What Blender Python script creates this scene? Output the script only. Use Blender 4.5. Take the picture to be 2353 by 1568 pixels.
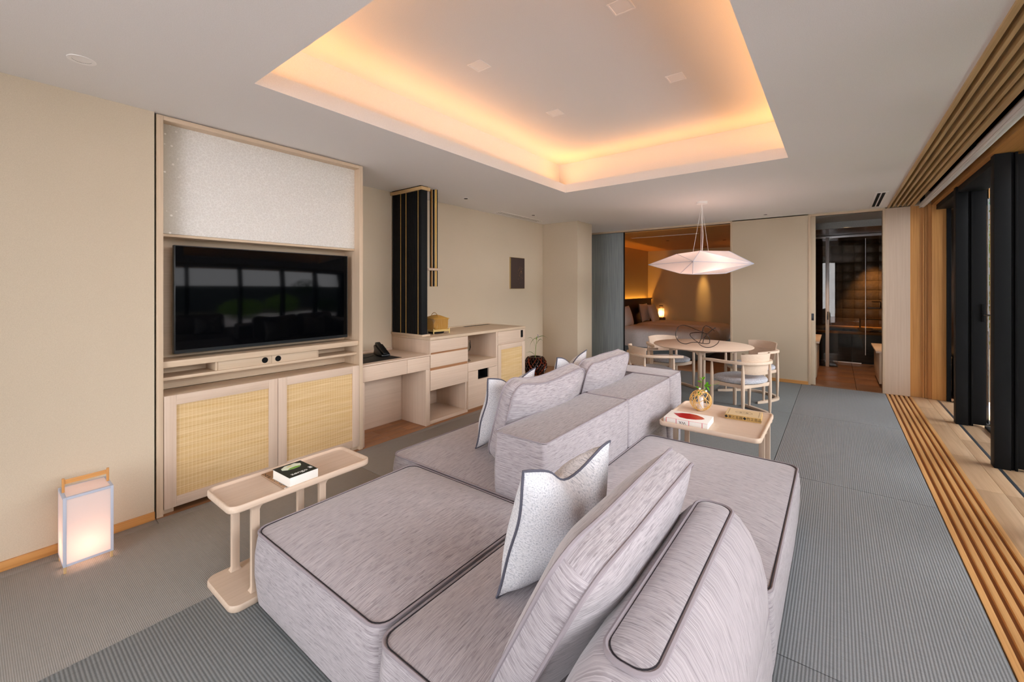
import bpy, bmesh, math, random
from mathutils import Vector, Matrix
random.seed(7)
sc = bpy.context.scene
for o in list(bpy.data.objects): bpy.data.objects.remove(o)
COL = sc.collection
PI = math.pi
R = math.radians

# ------------------------------------------------------------------ camera
FPX, HZ, YAW, CAMH = 972.75, 662.0, 37.5, 1.40
cam = bpy.data.cameras.new('camera'); cam_o = bpy.data.objects.new('camera', cam); COL.objects.link(cam_o)
cam.sensor_fit = 'HORIZONTAL'; cam.sensor_width = 36.0; cam.lens = FPX * 36 / 2353
cam.shift_y = -(784 - HZ) / 2353; cam.clip_start = 0.05
cam_o.location = (0, 0, CAMH); cam_o.rotation_euler = (R(90), 0, R(YAW))
sc.camera = cam_o
# ------------------------------------------------------------------ view, world, lights
sc.view_settings.view_transform = 'Standard'; sc.view_settings.look = 'None'
sc.view_settings.gamma = 1.0; sc.view_settings.use_curve_mapping = False
sc.view_settings.exposure = -0.10
sc.cycles.max_bounces = 10; sc.cycles.diffuse_bounces = 6; sc.cycles.glossy_bounces = 4
sc.cycles.transmission_bounces = 8; sc.cycles.transparent_max_bounces = 12
sc.cycles.caustics_reflective = False; sc.cycles.caustics_refractive = False
sc.cycles.sample_clamp_indirect = 6.0
SKY = 12.0
w = bpy.data.worlds.new('sky'); sc.world = w; w.use_nodes = True
bg = w.node_tree.nodes['Background']; bg.inputs[0].default_value = (0.955, 0.97, 1.0, 1); bg.inputs[1].default_value = SKY

def area(name, loc, rot, sx, sy, power, col, spread=180):
    l = bpy.data.lights.new(name, 'AREA'); l.shape = 'RECTANGLE'; l.size = sx; l.size_y = sy
    l.energy = power; l.color = col; l.spread = R(spread)
    o = bpy.data.objects.new(name, l); COL.objects.link(o); o.location = loc; o.rotation_euler = rot
    return o
def portal(name, loc, rot, sx, sy):
    o = area(name, loc, rot, sx, sy, 1, (1, 1, 1)); o.data.cycles.is_portal = True; return o
# daylight portals in the glazed right wall
portal('window_portal', (1.30, 3.56, 1.22), (0, R(90), 0), 2.44, 7.8)
portal('rear_window_portal', (-1.1, -2.80, 1.22), (R(90), 0, 0), 2.2, 2.40)
WARM = (1.0, 0.43, 0.12)
# cove strips lying on the ledge of the ceiling recess, shining up
CX0, CX1, CY0, CY1 = -2.405, -0.315, 0.931, 4.115
LW = 3.9
TI = R(22)
area('cove_strip', (CX0 - 0.055, (CY0 + CY1) / 2, 2.547), (R(180), TI, 0), 0.03, CY1 - CY0 + 0.2, LW * 1.5, WARM, 150)
area('cove_strip', (CX1 + 0.055, (CY0 + CY1) / 2, 2.547), (R(180), -TI, 0), 0.03, CY1 - CY0 + 0.2, LW * 1.5, WARM, 150)
area('cove_strip', ((CX0 + CX1) / 2, CY1 + 0.055, 2.547), (R(180) + TI, 0, 0), CX1 - CX0 + 0.2, 0.03, LW, WARM, 150)
area('cove_strip', ((CX0 + CX1) / 2, CY0 - 0.055, 2.547), (R(180) - TI, 0, 0), CX1 - CX0 + 0.2, 0.03, LW, WARM, 150)

def point(name, loc, power, col, rad=0.03):
    l = bpy.data.lights.new(name, 'POINT'); l.energy = power; l.color = col; l.shadow_soft_size = rad
    o = bpy.data.objects.new(name, l); COL.objects.link(o); o.location = loc; return o
def spot(name, loc, target, power, col, angle, blend=0.6, rad=0.03):
    l = bpy.data.lights.new(name, 'SPOT'); l.energy = power; l.color = col; l.spot_size = R(angle); l.spot_blend = blend; l.shadow_soft_size = rad
    o = bpy.data.objects.new(name, l); COL.objects.link(o); o.location = loc
    o.rotation_euler = (Vector(target) - Vector(loc)).to_track_quat('-Z', 'Y').to_euler(); return o

# ------------------------------------------------------------------ materials
def lin(c):
    return tuple(((x / 255) / 12.92 if x / 255 <= .04045 else ((x / 255 + .055) / 1.055) ** 2.4) for x in c) + (1,)
class NT:
    def __init__(s, name):
        s.m = bpy.data.materials.new(name); s.m.use_nodes = True; s.t = s.m.node_tree; s.n = s.t.nodes
        s.b = s.n['Principled BSDF']; s.out = s.n['Material Output']
    def node(s, ty, **kw):
        n = s.n.new(ty)
        for k, v in kw.items(): setattr(n, k, v)
        return n
    def link(s, a, b): s.t.links.new(a, b)
    def coord(s, kind='Object', scale=(1, 1, 1), rot=(0, 0, 0)):
        tc = s.node('ShaderNodeTexCoord'); mp = s.node('ShaderNodeMapping')
        mp.inputs['Scale'].default_value = scale; mp.inputs['Rotation'].default_value = rot
        s.link(tc.outputs[kind], mp.inputs['Vector']); return mp.outputs[0]
    def noise(s, vec, scale=1, detail=3, rough=.55):
        n = s.node('ShaderNodeTexNoise'); n.inputs['Scale'].default_value = scale
        n.inputs['Detail'].default_value = detail; n.inputs['Roughness'].default_value = rough
        s.link(vec, n.inputs['Vector']); return n.outputs['Fac']
    def ramp(s, fac, stops):
        r = s.node('ShaderNodeValToRGB'); e = r.color_ramp.elements
        while len(e) < len(stops): e.new(.5)
        for i, (p, c) in enumerate(stops): e[i].position = p; e[i].color = c
        s.link(fac, r.inputs['Fac']); return r.outputs['Color']
    def mix(s, a, b, fac=.5, mode='MIX'):
        m = s.node('ShaderNodeMix', data_type='RGBA', blend_type=mode)
        if isinstance(fac, float): m.inputs['Factor'].default_value = fac
        else: s.link(fac, m.inputs['Factor'])
        for i, x in ((6, a), (7, b)):
            if isinstance(x, tuple): m.inputs[i].default_value = x
            else: s.link(x, m.inputs[i])
        return m.outputs[2]
    def bump(s, h, strength=.3, dist=.002):
        b = s.node('ShaderNodeBump'); b.inputs['Strength'].default_value = strength; b.inputs['Distance'].default_value = dist
        s.link(h, b.inputs['Height']); s.link(b.outputs[0], s.b.inputs['Normal'])
    def base(s, c):
        if isinstance(c, tuple): s.b.inputs['Base Color'].default_value = c
        else: s.link(c, s.b.inputs['Base Color'])
    def rough(s, r, spec=.5):
        s.b.inputs['Roughness'].default_value = r; s.b.inputs['Specular IOR Level'].default_value = spec
M = {}
def plain(name, c, rough=.5, spec=.5, metal=0.):
    t = NT(name); t.base(lin(c)); t.rough(rough, spec); t.b.inputs['Metallic'].default_value = metal; M[name] = t.m
def speckle(name, c1, c2, scale=300, rough=.9, bump=.15, spec=.2, big=None):
    t = NT(name); v = t.coord(); n = t.noise(v, scale, 2); col = t.ramp(n, [(.3, lin(c1)), (.7, lin(c2))])
    if big:
        n2 = t.noise(v, 1.3, 2); col = t.mix(col, lin(big), t.ramp(n2, [(.4, (0, 0, 0, 1)), (.8, (.25, .25, .25, 1))]))
    t.base(col); t.rough(rough, spec); t.bump(n, bump, .001); M[name] = t.m
def wood(name, c1, c2, axis='x', rough=.5, grain=110, vary=.0, bump=.08, spec=.35):
    t = NT(name); sc_ = {'x': (1.6, grain, grain), 'y': (grain, 1.6, grain), 'z': (grain, grain, 1.6)}[axis]
    sb = {'x': (.5, 7, 7), 'y': (7, .5, 7), 'z': (7, 7, .5)}[axis]
    v = t.coord('Object', sc_); n = t.noise(v, 1, 4, .6)
    vb = t.coord('Object', sb); nb = t.noise(vb, 1.5, 2)
    col = t.ramp(n, [(.28, lin(c1)), (.62, lin(c2))])
    mid = tuple((a + b) / 2 * .96 for a, b in zip(c1, c2))
    col = t.mix(col, lin(mid), t.ramp(nb, [(.45, (0, 0, 0, 1)), (.75, (.5, .5, .5, 1))]))
    if vary:
        oi = t.node('ShaderNodeObjectInfo')
        hs = t.node('ShaderNodeHueSaturation'); t.link(col, hs.inputs['Color'])
        mr = t.node('ShaderNodeMapRange'); mr.inputs['To Min'].default_value = 1 - vary; mr.inputs['To Max'].default_value = 1 + vary * .6
        t.link(oi.outputs['Random'], mr.inputs['Value']); t.link(mr.outputs[0], hs.inputs['Value']); col = hs.outputs[0]
    t.base(col); t.rough(rough, spec); t.bump(n, bump, .001); M[name] = t.m
for ax in 'xyz':
    wood('oak_' + ax, (200, 177, 150), (212, 191, 165), ax)
    wood('pale_' + ax, (205, 182, 160), (215, 194, 174), ax, rough=.45)
    wood('cedar_' + ax, (190, 132, 72), (214, 158, 94), ax, rough=.45)
    wood('gold_' + ax, (208, 150, 88), (230, 180, 118), ax, rough=.4, vary=.12)
    wood('brown_' + ax, (140, 96, 64), (170, 124, 86), ax, rough=.45, vary=.12)
    wood('plank_' + ax, (196, 160, 122), (222, 190, 154), ax, rough=.4, vary=.13, grain=40)
    wood('dark_' + ax, (58, 40, 30), (76, 54, 42), ax, rough=.5)
    wood('tan_' + ax, (186, 152, 104), (206, 174, 126), ax, rough=.45)
speckle('wall', (200, 185, 162), (212, 198, 176), 350, big=(196, 180, 155))
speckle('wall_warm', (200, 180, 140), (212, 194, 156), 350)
speckle('ceil', (232, 230, 227), (240, 238, 236), 260, bump=.05)
wood('grey_door', (118, 128, 132), (164, 172, 174), 'z', rough=.8, grain=160)
plain('black', (14, 16, 18), .6, .2); plain('black_matte', (12, 13, 14), .8, .2)
plain('slat_black', (7, 11, 14), .6, .25)
plain('void', (3, 3, 3), 1, 0); plain('white_trim', (250, 248, 246), .4); plain('white_paint', (235, 233, 230), .6)
plain('chrome', (200, 200, 200), .12, .5, 1.0); plain('steel', (214, 214, 216), .3, .5, .25); plain('dark_metal', (60, 62, 66), .35, .5, .9)
plain('track', (120, 130, 140), .35, .5, .8)
plain('tv_case', (24, 30, 34), .35, .4)
t = NT('tv_glass'); t.base(lin((3, 4, 6))); t.rough(.06, .10); M['tv_glass'] = t.m
# grey chenille with long streaks; U of the mesh runs along the thread
def fabric(name, lo, hi, dark, su=10, sv=400, amount=.55):
    t = NT(name)
    a = t.noise(t.coord('UV', (su, sv, 1)), 1, 4, .65); b = t.noise(t.coord('UV', (su * 2.2, sv * .33, 1)), 1, 3, .6)
    col = t.ramp(a, [(.34, lin(lo)), (.60, lin(hi))])
    col = t.mix(col, lin(dark), t.ramp(b, [(.52, (0, 0, 0, 1)), (.72, (amount,) * 3 + (1,))]))
    t.base(col); t.rough(.95, .1)
    t.b.inputs['Sheen Weight'].default_value = .35; t.b.inputs['Sheen Roughness'].default_value = .5
    t.bump(a, .35, .0015); M[name] = t.m
fabric('sofa', (136, 129, 133), (182, 175, 179), (92, 85, 88))
fabric('sofa_nap', (106, 96, 97), (150, 139, 140), (80, 70, 71), amount=.7)
plain('welt', (150, 142, 147), .95, .1); plain('welt_dark', (58, 54, 58), .95, .1)
t = NT('pillow'); v = t.coord('UV', (1, 1, 1)); n = t.noise(v, 210, 3, .75); n2 = t.noise(v, 60, 2)
t.base(t.mix(t.ramp(n, [(.38, lin((160, 164, 174))), (.54, lin((226, 226, 230)))]), lin((212, 212, 214)), t.ramp(n2, [(.3, (0, 0, 0, 1)), (.7, (.6, .6, .6, 1))]))); t.rough(.95, .1); t.bump(n, .5, .002); M['pillow'] = t.m
plain('pillow_cord', (92, 92, 104), .8, .2)
speckle('felt', (150, 152, 160), (204, 205, 211), 140, rough=.95, bump=.3)
speckle('linen', (242, 240, 242), (250, 248, 250), 40, rough=.9)
speckle('bed_skirt', (110, 128, 138), (130, 146, 154), 90)
# tatami: fine ribs
def tatami(name, axis, c1, c2, period=.0115):
    t = NT(name); v = t.coord('Object', (1, 1, 1))
    wv = t.node('ShaderNodeTexWave', wave_type='BANDS', bands_direction='X' if axis == 'y' else 'Y', wave_profile='SIN')
    wv.inputs['Scale'].default_value = (2 * PI / period) / 20; wv.inputs['Distortion'].default_value = .6; wv.inputs['Detail'].default_value = 1
    wv.inputs['Detail Scale'].default_value = 6
    t.link(v, wv.inputs['Vector'])
    th = t.noise(t.coord('Object', (500, 18, 1) if axis == 'x' else (18, 500, 1)), 1, 2)
    col = t.ramp(wv.outputs['Fac'], [(.1, lin(c1)), (.75, lin(c2))])
    col = t.mix(col, lin(tuple(x * .8 for x in c1)), t.ramp(th, [(.5, (0, 0, 0, 1)), (.8, (.5, .5, .5, 1))]))
    t.base(col); t.rough(.75, .3); t.bump(wv.outputs['Fac'], .5, .0012); M[name] = t.m
tatami('tatami_x', 'x', (103, 107, 108), (132, 136, 137)); tatami('tatami_y', 'y', (118, 121, 123), (154, 157, 159))
tatami('tatami_fine', 'x', (140, 136, 131), (149, 145, 140), .006)
# rattan cloth: horizontal reeds, light vertical threads
t = NT('rattan'); v = t.coord('Object', (1, 1, 1))
r1 = t.noise(t.coord('Object', (3, 3, 260)), 1, 3, .6); r2 = t.noise(t.coord('Object', (2, 2, 40)), 1, 2)
wv = t.node('ShaderNodeTexWave', wave_type='BANDS', bands_direction='Y'); wv.inputs['Scale'].default_value = (2 * PI / .021) / 20
t.link(v, wv.inputs['Vector'])
col = t.ramp(r1, [(.3, lin((198, 162, 110))), (.65, lin((226, 199, 152)))])
col = t.mix(col, lin((206, 170, 112)), t.ramp(r2, [(.45, (0, 0, 0, 1)), (.7, (.7, .7, .7, 1))]))
col = t.mix(col, lin((232, 214, 168)), t.ramp(wv.outputs['Fac'], [(.85, (0, 0, 0, 1)), (.98, (.4, .4, .4, 1))]))
t.base(col); t.rough(.7, .3); t.bump(r1, .4, .001); M['rattan'] = t.m
# white fibrous paper panel with a pale crackle and scattered flakes
t = NT('washi_panel'); v = t.coord('Object', (1, 1, 1))
vo = t.node('ShaderNodeTexVoronoi', feature='DISTANCE_TO_EDGE'); vo.inputs['Scale'].default_value = 55
wn = t.node('ShaderNodeTexNoise'); wn.inputs['Scale'].default_value = 30; t.link(v, wn.inputs['Vector'])
ad = t.node('ShaderNodeMix', data_type='VECTOR'); ad.inputs['Factor'].default_value = .03
t.link(v, ad.inputs[4]); t.link(wn.outputs['Color'], ad.inputs[5]); t.link(ad.outputs[1], vo.inputs['Vector'])
col = t.ramp(vo.outputs['Distance'], [(.02, lin((236, 234, 229))), (.12, lin((222, 219, 213)))])
vf = t.node('ShaderNodeTexVoronoi', feature='F1'); vf.inputs['Scale'].default_value = 26; t.link(v, vf.inputs['Vector'])
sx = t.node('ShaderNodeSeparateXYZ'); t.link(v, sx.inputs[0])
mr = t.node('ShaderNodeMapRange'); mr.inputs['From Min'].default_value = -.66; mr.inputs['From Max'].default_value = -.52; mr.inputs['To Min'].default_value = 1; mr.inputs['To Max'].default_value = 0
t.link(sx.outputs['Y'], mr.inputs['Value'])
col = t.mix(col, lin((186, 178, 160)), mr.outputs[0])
fl = t.ramp(vf.outputs['Distance'], [(.14, (1, 1, 1, 1)), (.2, (0, 0, 0, 1))])
mm = t.node('ShaderNodeMath', operation='MULTIPLY'); t.link(fl, mm.inputs[0])
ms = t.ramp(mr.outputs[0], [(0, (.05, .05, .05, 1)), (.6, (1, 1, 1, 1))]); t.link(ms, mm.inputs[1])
col = t.mix(col, lin((240, 236, 228)), mm.outputs[0])
t.base(col); t.rough(.45, .4); M['washi_panel'] = t.m
# translucent lamp paper
def paper(name, c, tr=.6):
    t = NT(name); d = t.node('ShaderNodeBsdfDiffuse'); d.inputs[0].default_value = lin(c)
    l = t.node('ShaderNodeBsdfTranslucent'); l.inputs[0].default_value = lin(c); mx = t.node('ShaderNodeMixShader'); mx.inputs[0].default_value = tr
    t.link(d.outputs[0], mx.inputs[1]); t.link(l.outputs[0], mx.inputs[2]); t.link(mx.outputs[0], t.out.inputs['Surface']); M[name] = t.m
paper('lamp_paper', (246, 240, 238)); paper('lamp_edge', (206, 212, 226), .25); paper('leaf', (96, 158, 40), .35); paper('leaf_dark', (70, 112, 44), .3)
paper('garden_leaf', (124, 158, 62), .3); paper('garden_dark', (40, 66, 32), .25)
def glow(name, c, s):
    t = NT(name); e = t.node('ShaderNodeEmission'); e.inputs[0].default_value = lin(c); e.inputs[1].default_value = s
    t.link(e.outputs[0], t.out.inputs['Surface']); M[name] = t.m
glow('bulb', (255, 190, 110), 12); glow('led', (255, 170, 70), 14); glow('downlight_on', (255, 225, 190), 2.5)
# window glass: lets light straight through and mirrors at grazing angles
def pane(name, tint, ior=1.45):
    t = NT(name); a = t.node('ShaderNodeBsdfTransparent'); a.inputs[0].default_value = lin(tint)
    g = t.node('ShaderNodeBsdfGlossy'); g.inputs['Roughness'].default_value = .01; f = t.node('ShaderNodeFresnel'); f.inputs[0].default_value = ior
    mx = t.node('ShaderNodeMixShader'); t.link(f.outputs[0], mx.inputs[0]); t.link(a.outputs[0], mx.inputs[1]); t.link(g.outputs[0], mx.inputs[2])
    t.link(mx.outputs[0], t.out.inputs['Surface']); M[name] = t.m
pane('glass', (251, 250, 250)); pane('bath_glass', (226, 222, 216)); pane('glassware', (250, 252, 251), 1.25)
plain('red_lacquer', (176, 20, 24), .18, .6); plain('book_white', (236, 234, 228), .6); plain('book_pink', (214, 60, 84), .6); plain('pages', (240, 236, 228), .8)
plain('book_tan', (196, 160, 96), .7); plain('book_tan_top', (204, 180, 140), .7); plain('ink', (24, 22, 20), .7); plain('cover_dark', (10, 26, 20), .3)
plain('petal', (226, 236, 214), .5); plain('petal_green', (120, 176, 60), .5); plain('petal_yellow', (226, 216, 150), .5); plain('mag_brown', (170, 130, 92), .5); plain('mag_grey', (72, 76, 84), .5)
plain('bamboo', (206, 164, 84), .35); plain('bamboo_brown', (150, 104, 44), .35); plain('bamboo_pale', (222, 196, 128), .35); plain('bamboo_node', (120, 84, 36), .5); plain('basket', (196, 150, 72), .4)
plain('bamboo_ball', (226, 182, 104), .4); plain('ceramic', (236, 236, 240), .25); plain('berry', (240, 240, 236), .4)
plain('lacquer_dark', (44, 20, 12), .2, .6); plain('lacquer_red', (112, 42, 18), .22, .6); plain('flower', (84, 62, 186), .6); plain('stem', (128, 152, 70), .6)
plain('art_board', (64, 48, 44), .6); plain('art_edge', (176, 150, 96), .5); plain('gold_ink', (176, 130, 70), .4); plain('phone', (10, 11, 13), .35); plain('leather', (22, 20, 18), .6)
plain('blind_cloth', (228, 224, 222), .55); plain('headboard', (60, 42, 36), .6); plain('wire', (26, 20, 18), .35, .5, .3)
plain('tile_gap', (70, 50, 34), .8); plain('bounce_ground', (236, 226, 226), .8); plain('soil', (70, 66, 52), .95); plain('far_wall', (52, 60, 62), .8); plain('bark', (70, 56, 42), .9)
speckle('tile_brown', (126, 92, 66), (146, 106, 78), 30, rough=.3, bump=.02, spec=.5)
speckle('tile_wall', (92, 74, 56), (116, 94, 72), 25, rough=.28, bump=.02, spec=.5)
speckle('stone_dark', (60, 56, 52), (74, 70, 64), 60, rough=.35, spec=.5)
speckle('bath_ceiling', (86, 74, 64), (96, 84, 74), 60, rough=.25, bump=.01)
speckle('grey_panel', (150, 152, 148), (160, 162, 158), 60, rough=.5)

# ------------------------------------------------------------------ mesh helpers
class MB:
    def __init__(s): s.v = []; s.f = []; s.uv = None
    def add(s, v, f):
        n = len(s.v); s.v += [Vector(p) for p in v]; s.f += [tuple(i + n for i in q) for q in f]; return s
    def box(s, x0, x1, y0, y1, z0, z1):
        return s.add([(x0, y0, z0), (x1, y0, z0), (x1, y1, z0), (x0, y1, z0), (x0, y0, z1), (x1, y0, z1), (x1, y1, z1), (x0, y1, z1)],
                     [(0, 3, 2, 1), (4, 5, 6, 7), (0, 1, 5, 4), (1, 2, 6, 5), (2, 3, 7, 6), (3, 0, 4, 7)])
    def rings(s, rr, cap0=True, cap1=True, closed=False):
        n = len(rr[0]); v = [p for r in rr for p in r]; f = []; m = len(rr)
        for k in range(m if closed else m - 1):
            a, b = k * n, ((k + 1) % m) * n
            for i in range(n): j = (i + 1) % n; f.append((a + i, a + j, b + j, b + i))
        if not closed:
            if cap0: f.append(tuple(range(n - 1, -1, -1)))
            if cap1: f.append(tuple((m - 1) * n + i for i in range(n)))
        return s.add(v, f)
    def tube(s, path, r, n=8, closed=False, sq=None):
        P = [Vector(p) for p in path]; m = len(P); rr = []
        rad = r if isinstance(r, (list, tuple)) else [r] * m
        T = []
        for i in range(m):
            a = P[(i - 1) % m] if (closed or i > 0) else P[i]; b = P[(i + 1) % m] if (closed or i < m - 1) else P[i]
            d = b - a; T.append(d.normalized() if d.length > 1e-9 else Vector((0, 0, 1)))
        u = Vector((0, 0, 1)) if abs(T[0].z) < .9 else Vector((1, 0, 0))
        u = (u - T[0] * u.dot(T[0])).normalized()
        for i in range(m):
            u = (u - T[i] * u.dot(T[i])); u = u.normalized() if u.length > 1e-6 else T[i].orthogonal().normalized()
            w_ = T[i].cross(u); ring = []
            for k in range(n):
                a = 2 * PI * k / n
                if sq: ring.append(P[i] + u * math.cos(a) * rad[i] * sq[0] + w_ * math.sin(a) * rad[i] * sq[1])
                else: ring.append(P[i] + u * math.cos(a) * rad[i] + w_ * math.sin(a) * rad[i])
            rr.append(ring)
        return s.rings(rr, closed=closed)
    def lathe(s, prof, n=24, c=(0, 0, 0), cap0=True, cap1=True):
        c = Vector(c)
        return s.rings([[c + Vector((r * math.cos(2 * PI * k / n), r * math.sin(2 * PI * k / n), z)) for k in range(n)] for r, z in prof], cap0, cap1)
    def prism(s, poly, axis, a, b):
        def q(p, h): return {'x': (h, p[0], p[1]), 'y': (p[0], h, p[1]), 'z': (p[0], p[1], h)}[axis]
        n = len(poly)
        return s.add([q(p, a) for p in poly] + [q(p, b) for p in poly],
                     [tuple(range(n - 1, -1, -1)), tuple(range(n, 2 * n))] + [(i, (i + 1) % n, n + (i + 1) % n, n + i) for i in range(n)])
    def xf(s, m): s.v = [m @ p for p in s.v]; return s
    def boxuv(s, top='x'):
        s.uv = []
        for q in s.f:
            P = [s.v[i] for i in q]; nrm = Vector((0, 0, 0))
            for i in range(len(P)):
                a, b = P[i], P[(i + 1) % len(P)]
                nrm += Vector(((a.y - b.y) * (a.z + b.z), (a.z - b.z) * (a.x + b.x), (a.x - b.x) * (a.y + b.y)))
            ax = max(range(3), key=lambda k: abs(nrm[k]) * (1.0 if k < 2 else 1.0))
            if ax == 2: s.uv.append([(p.x, p.y) if top == 'x' else (p.y, p.x) for p in P])
            elif ax == 1: s.uv.append([(p.x + 3.1, p.z) for p in P])
            else: s.uv.append([(p.y + 7.7, p.z) for p in P])
        return s
OFF = {}
def build(name, mb, mat, parent=None, bev=0., smooth=True, seg=2, local=False, ang=35):
    off = Vector((0, 0, 0)) if (parent is None or local) else OFF.get(parent.name, Vector((0, 0, 0)))
    me = bpy.data.meshes.new(name)
    me.from_pydata([tuple(p - off) for p in mb.v], [], mb.f)
    if mb.uv:
        ul = me.uv_layers.new(name='map'); flat = [c for q in mb.uv for c in q]
        for i, c in enumerate(flat): ul.data[i].uv = c
    bm = bmesh.new(); bm.from_mesh(me); bmesh.ops.recalc_face_normals(bm, faces=bm.faces)
    if bev:
        es = [e for e in bm.edges if len(e.link_faces) == 2 and e.calc_face_angle(0) > R(30)]
        bmesh.ops.bevel(bm, geom=es, offset=bev, segments=seg, profile=.6, affect='EDGES', clamp_overlap=True)
    bm.to_mesh(me); bm.free()
    if smooth:
        me.shade_smooth(); me.set_sharp_from_angle(angle=R(ang))
    me.materials.append(M[mat])
    o = bpy.data.objects.new(name, me); COL.objects.link(o)
    if parent is not None: o.parent = parent; OFF[o.name] = OFF.get(parent.name, Vector((0, 0, 0)))
    return o
def tag(o, label, cat, group=None, kind=None):
    o['label'] = label
    if cat: o['category'] = cat
    if group: o['group'] = group
    if kind: o['kind'] = kind
    return o
def thing(name, label, cat, loc=(0, 0, 0), rz=0, group=None):
    o = bpy.data.objects.new(name, None); COL.objects.link(o); o.location = loc; o.rotation_euler = (0, 0, rz)
    o.empty_display_size = .05
    OFF[o.name] = Vector(loc); return tag(o, label, cat, group)
def struct(name, mb, mat, label, bev=0., parent=None):
    o = build(name, mb, mat, parent, bev)
    if parent is None: tag(o, label, None, kind='structure')
    return o
def P(par, name, mat, x0, x1, y0, y1, z0, z1, bev=.002, local=False):
    return build(name, MB().box(x0, x1, y0, y1, z0, z1), mat, par, bev, local=local)
def copy_tree(o, parent=None):
    c = o.copy(); COL.objects.link(c); c.parent = parent
    for ch in list(o.children): copy_tree(ch, c)
    return c
def dup_mesh(o, loc, parent=None):
    c = o.copy(); COL.objects.link(c); c.location = loc
    if parent is not None: c.parent = parent
    return c
def crom(pts, n=8, closed=False):
    p = [Vector(q) for q in pts]; out = []; m = len(p)
    for i in range(m if closed else m - 1):
        a = p[(i - 1) % m] if (closed or i > 0) else p[0] * 2 - p[1]; b = p[i]; c = p[(i + 1) % m]
        d = p[(i + 2) % m] if (closed or i + 2 < m) else p[-1] * 2 - p[-2]
        for k in range(n):
            s = k / n
            out.append(.5 * ((2 * b) + (c - a) * s + (2 * a - 5 * b + 4 * c - d) * s * s + (3 * b - a - 3 * c + d) * s ** 3))
    if not closed: out.append(p[-1])
    return out
def rrect(hx, hy, r, n=6, e=8):
    pts = []
    cs = [(hx - r, hy - r, 0), (-hx + r, hy - r, 90), (-hx + r, -hy + r, 180), (hx - r, -hy + r, 270)]
    for k, (cx, cy, a0) in enumerate(cs):
        for i in range(n + 1):
            a = R(a0 + 90 * i / n); pts.append((cx + r * math.cos(a), cy + r * math.sin(a)))
        x1, y1 = pts[-1]; c2 = cs[(k + 1) % 4]; a = R(c2[2]); x2, y2 = c2[0] + r * math.cos(a), c2[1] + r * math.sin(a)
        for i in range(1, e): pts.append((x1 + (x2 - x1) * i / e, y1 + (y2 - y1) * i / e))
    return pts
def text_mb(body, size, m):
    cu = bpy.data.curves.new('lettering', 'FONT'); cu.body = body; cu.size = size; cu.extrude = .0003; cu.align_x = 'CENTER'; cu.align_y = 'CENTER'
    o = bpy.data.objects.new('lettering', cu); COL.objects.link(o); dg = bpy.context.evaluated_depsgraph_get(); dg.update()
    me = bpy.data.meshes.new_from_object(o.evaluated_get(dg)); mb = MB().add([v.co.copy() for v in me.vertices], [tuple(p.vertices) for p in me.polygons])
    bpy.data.objects.remove(o); bpy.data.meshes.remove(me); bpy.data.curves.remove(cu)
    return mb.xf(m)

# ------------------------------------------------------------------ room shell
CE, XL, XA, YE = 2.465, -3.275, -3.92, 7.46
def struct(name, mb, mat, label, bev=0., parent=None, smooth=True):
    o = build(name, mb, mat, parent, bev, smooth)
    if parent is None: tag(o, label, name.split('_')[0], kind='structure')
    return o
# floor: sub-floor slab with every tatami mat, slat and plank on it
floor = struct('floor', MB().box(-4.2, 1.34, -2.6, 7.60, -.14, -.045), 'void', 'grey tatami and oak floor of the living room')
def mat_piece(x0, x1, y0, y1, mat):
    return build('tatami_mat', MB().box(x0 + .0015, x1 - .0015, y0 + .0015, y1 - .0015, -.045, 0), mat, floor, .003)
ys = [-2.6, -1.86, .02, 1.905, 3.78, 5.66, 7.455]
for i in range(len(ys) - 1): mat_piece(-.405, .51, ys[i], ys[i + 1], 'tatami_y')
for i in range(len(ys) - 1): mat_piece(-1.33, -.405, ys[i], ys[i + 1], 'tatami_x')
for i in range(len(ys) - 1): mat_piece(-2.255, -1.33, ys[i], ys[i + 1], 'tatami_x')
for i in range(len(ys) - 1): mat_piece(-3.20, -2.255, ys[i], ys[i + 1], 'tatami_fine')
mat_piece(-3.275, -3.20, -2.6, .72, 'tatami_fine')
P(floor, 'tatami_border', 'tatami_fine', -3.262, -3.20, .72, 4.58, -.045, -.001, .001)
P(floor, 'tatami_border', 'tatami_fine', -4.2, -3.20, 6.45, 7.455, -.045, -.001, .001)
# floor grille beside the windows: six cedar slats over a trough
build('trough', MB().box(.512, .768, -2.6, 7.455, -.044, -.018), 'brown_y', floor)
for k in range(6):
    x = .514 + k * .0455
    P(floor, 'slat', 'gold_y', x, x + .026, -2.6, 7.455, -.018, 0, .0015)
for x0, x1 in ((.7665, .905), (.905, .990), (1.012, 1.13), (1.13, 1.34)):
    y = -2.6 + random.random() * .8; y0 = -2.6
    while y0 < 7.455:
        y1 = min(7.455, y if y > y0 + .05 else y0 + .6)
        P(floor, 'plank', 'plank_y', x0 + .0007, x1 - .0007, y0 + .0007, y1 - .0007, -.045, 0, .001)
        y0 = y1; y = y1 + .75 + random.random() * .6
P(floor, 'sliding_track', 'track', .990, 1.012, -2.6, 7.455, -.045, .0005, .001)
# wood boards under the desk and the plinth of the alcove
for k, (x0, x1) in enumerate(((-3.262, -3.36), (-3.36, -3.48), (-3.48, -3.60), (-3.60, -3.70))):
    ysp = [2.13, 2.45 + .25 * (k % 2), 2.95]
    for a, b in zip(ysp, ysp[1:]): P(floor, 'plank', 'brown_y', x1 + .0007, x0 - .0007, a + .0007, b - .0007, -.045, -.0005, .001)

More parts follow.
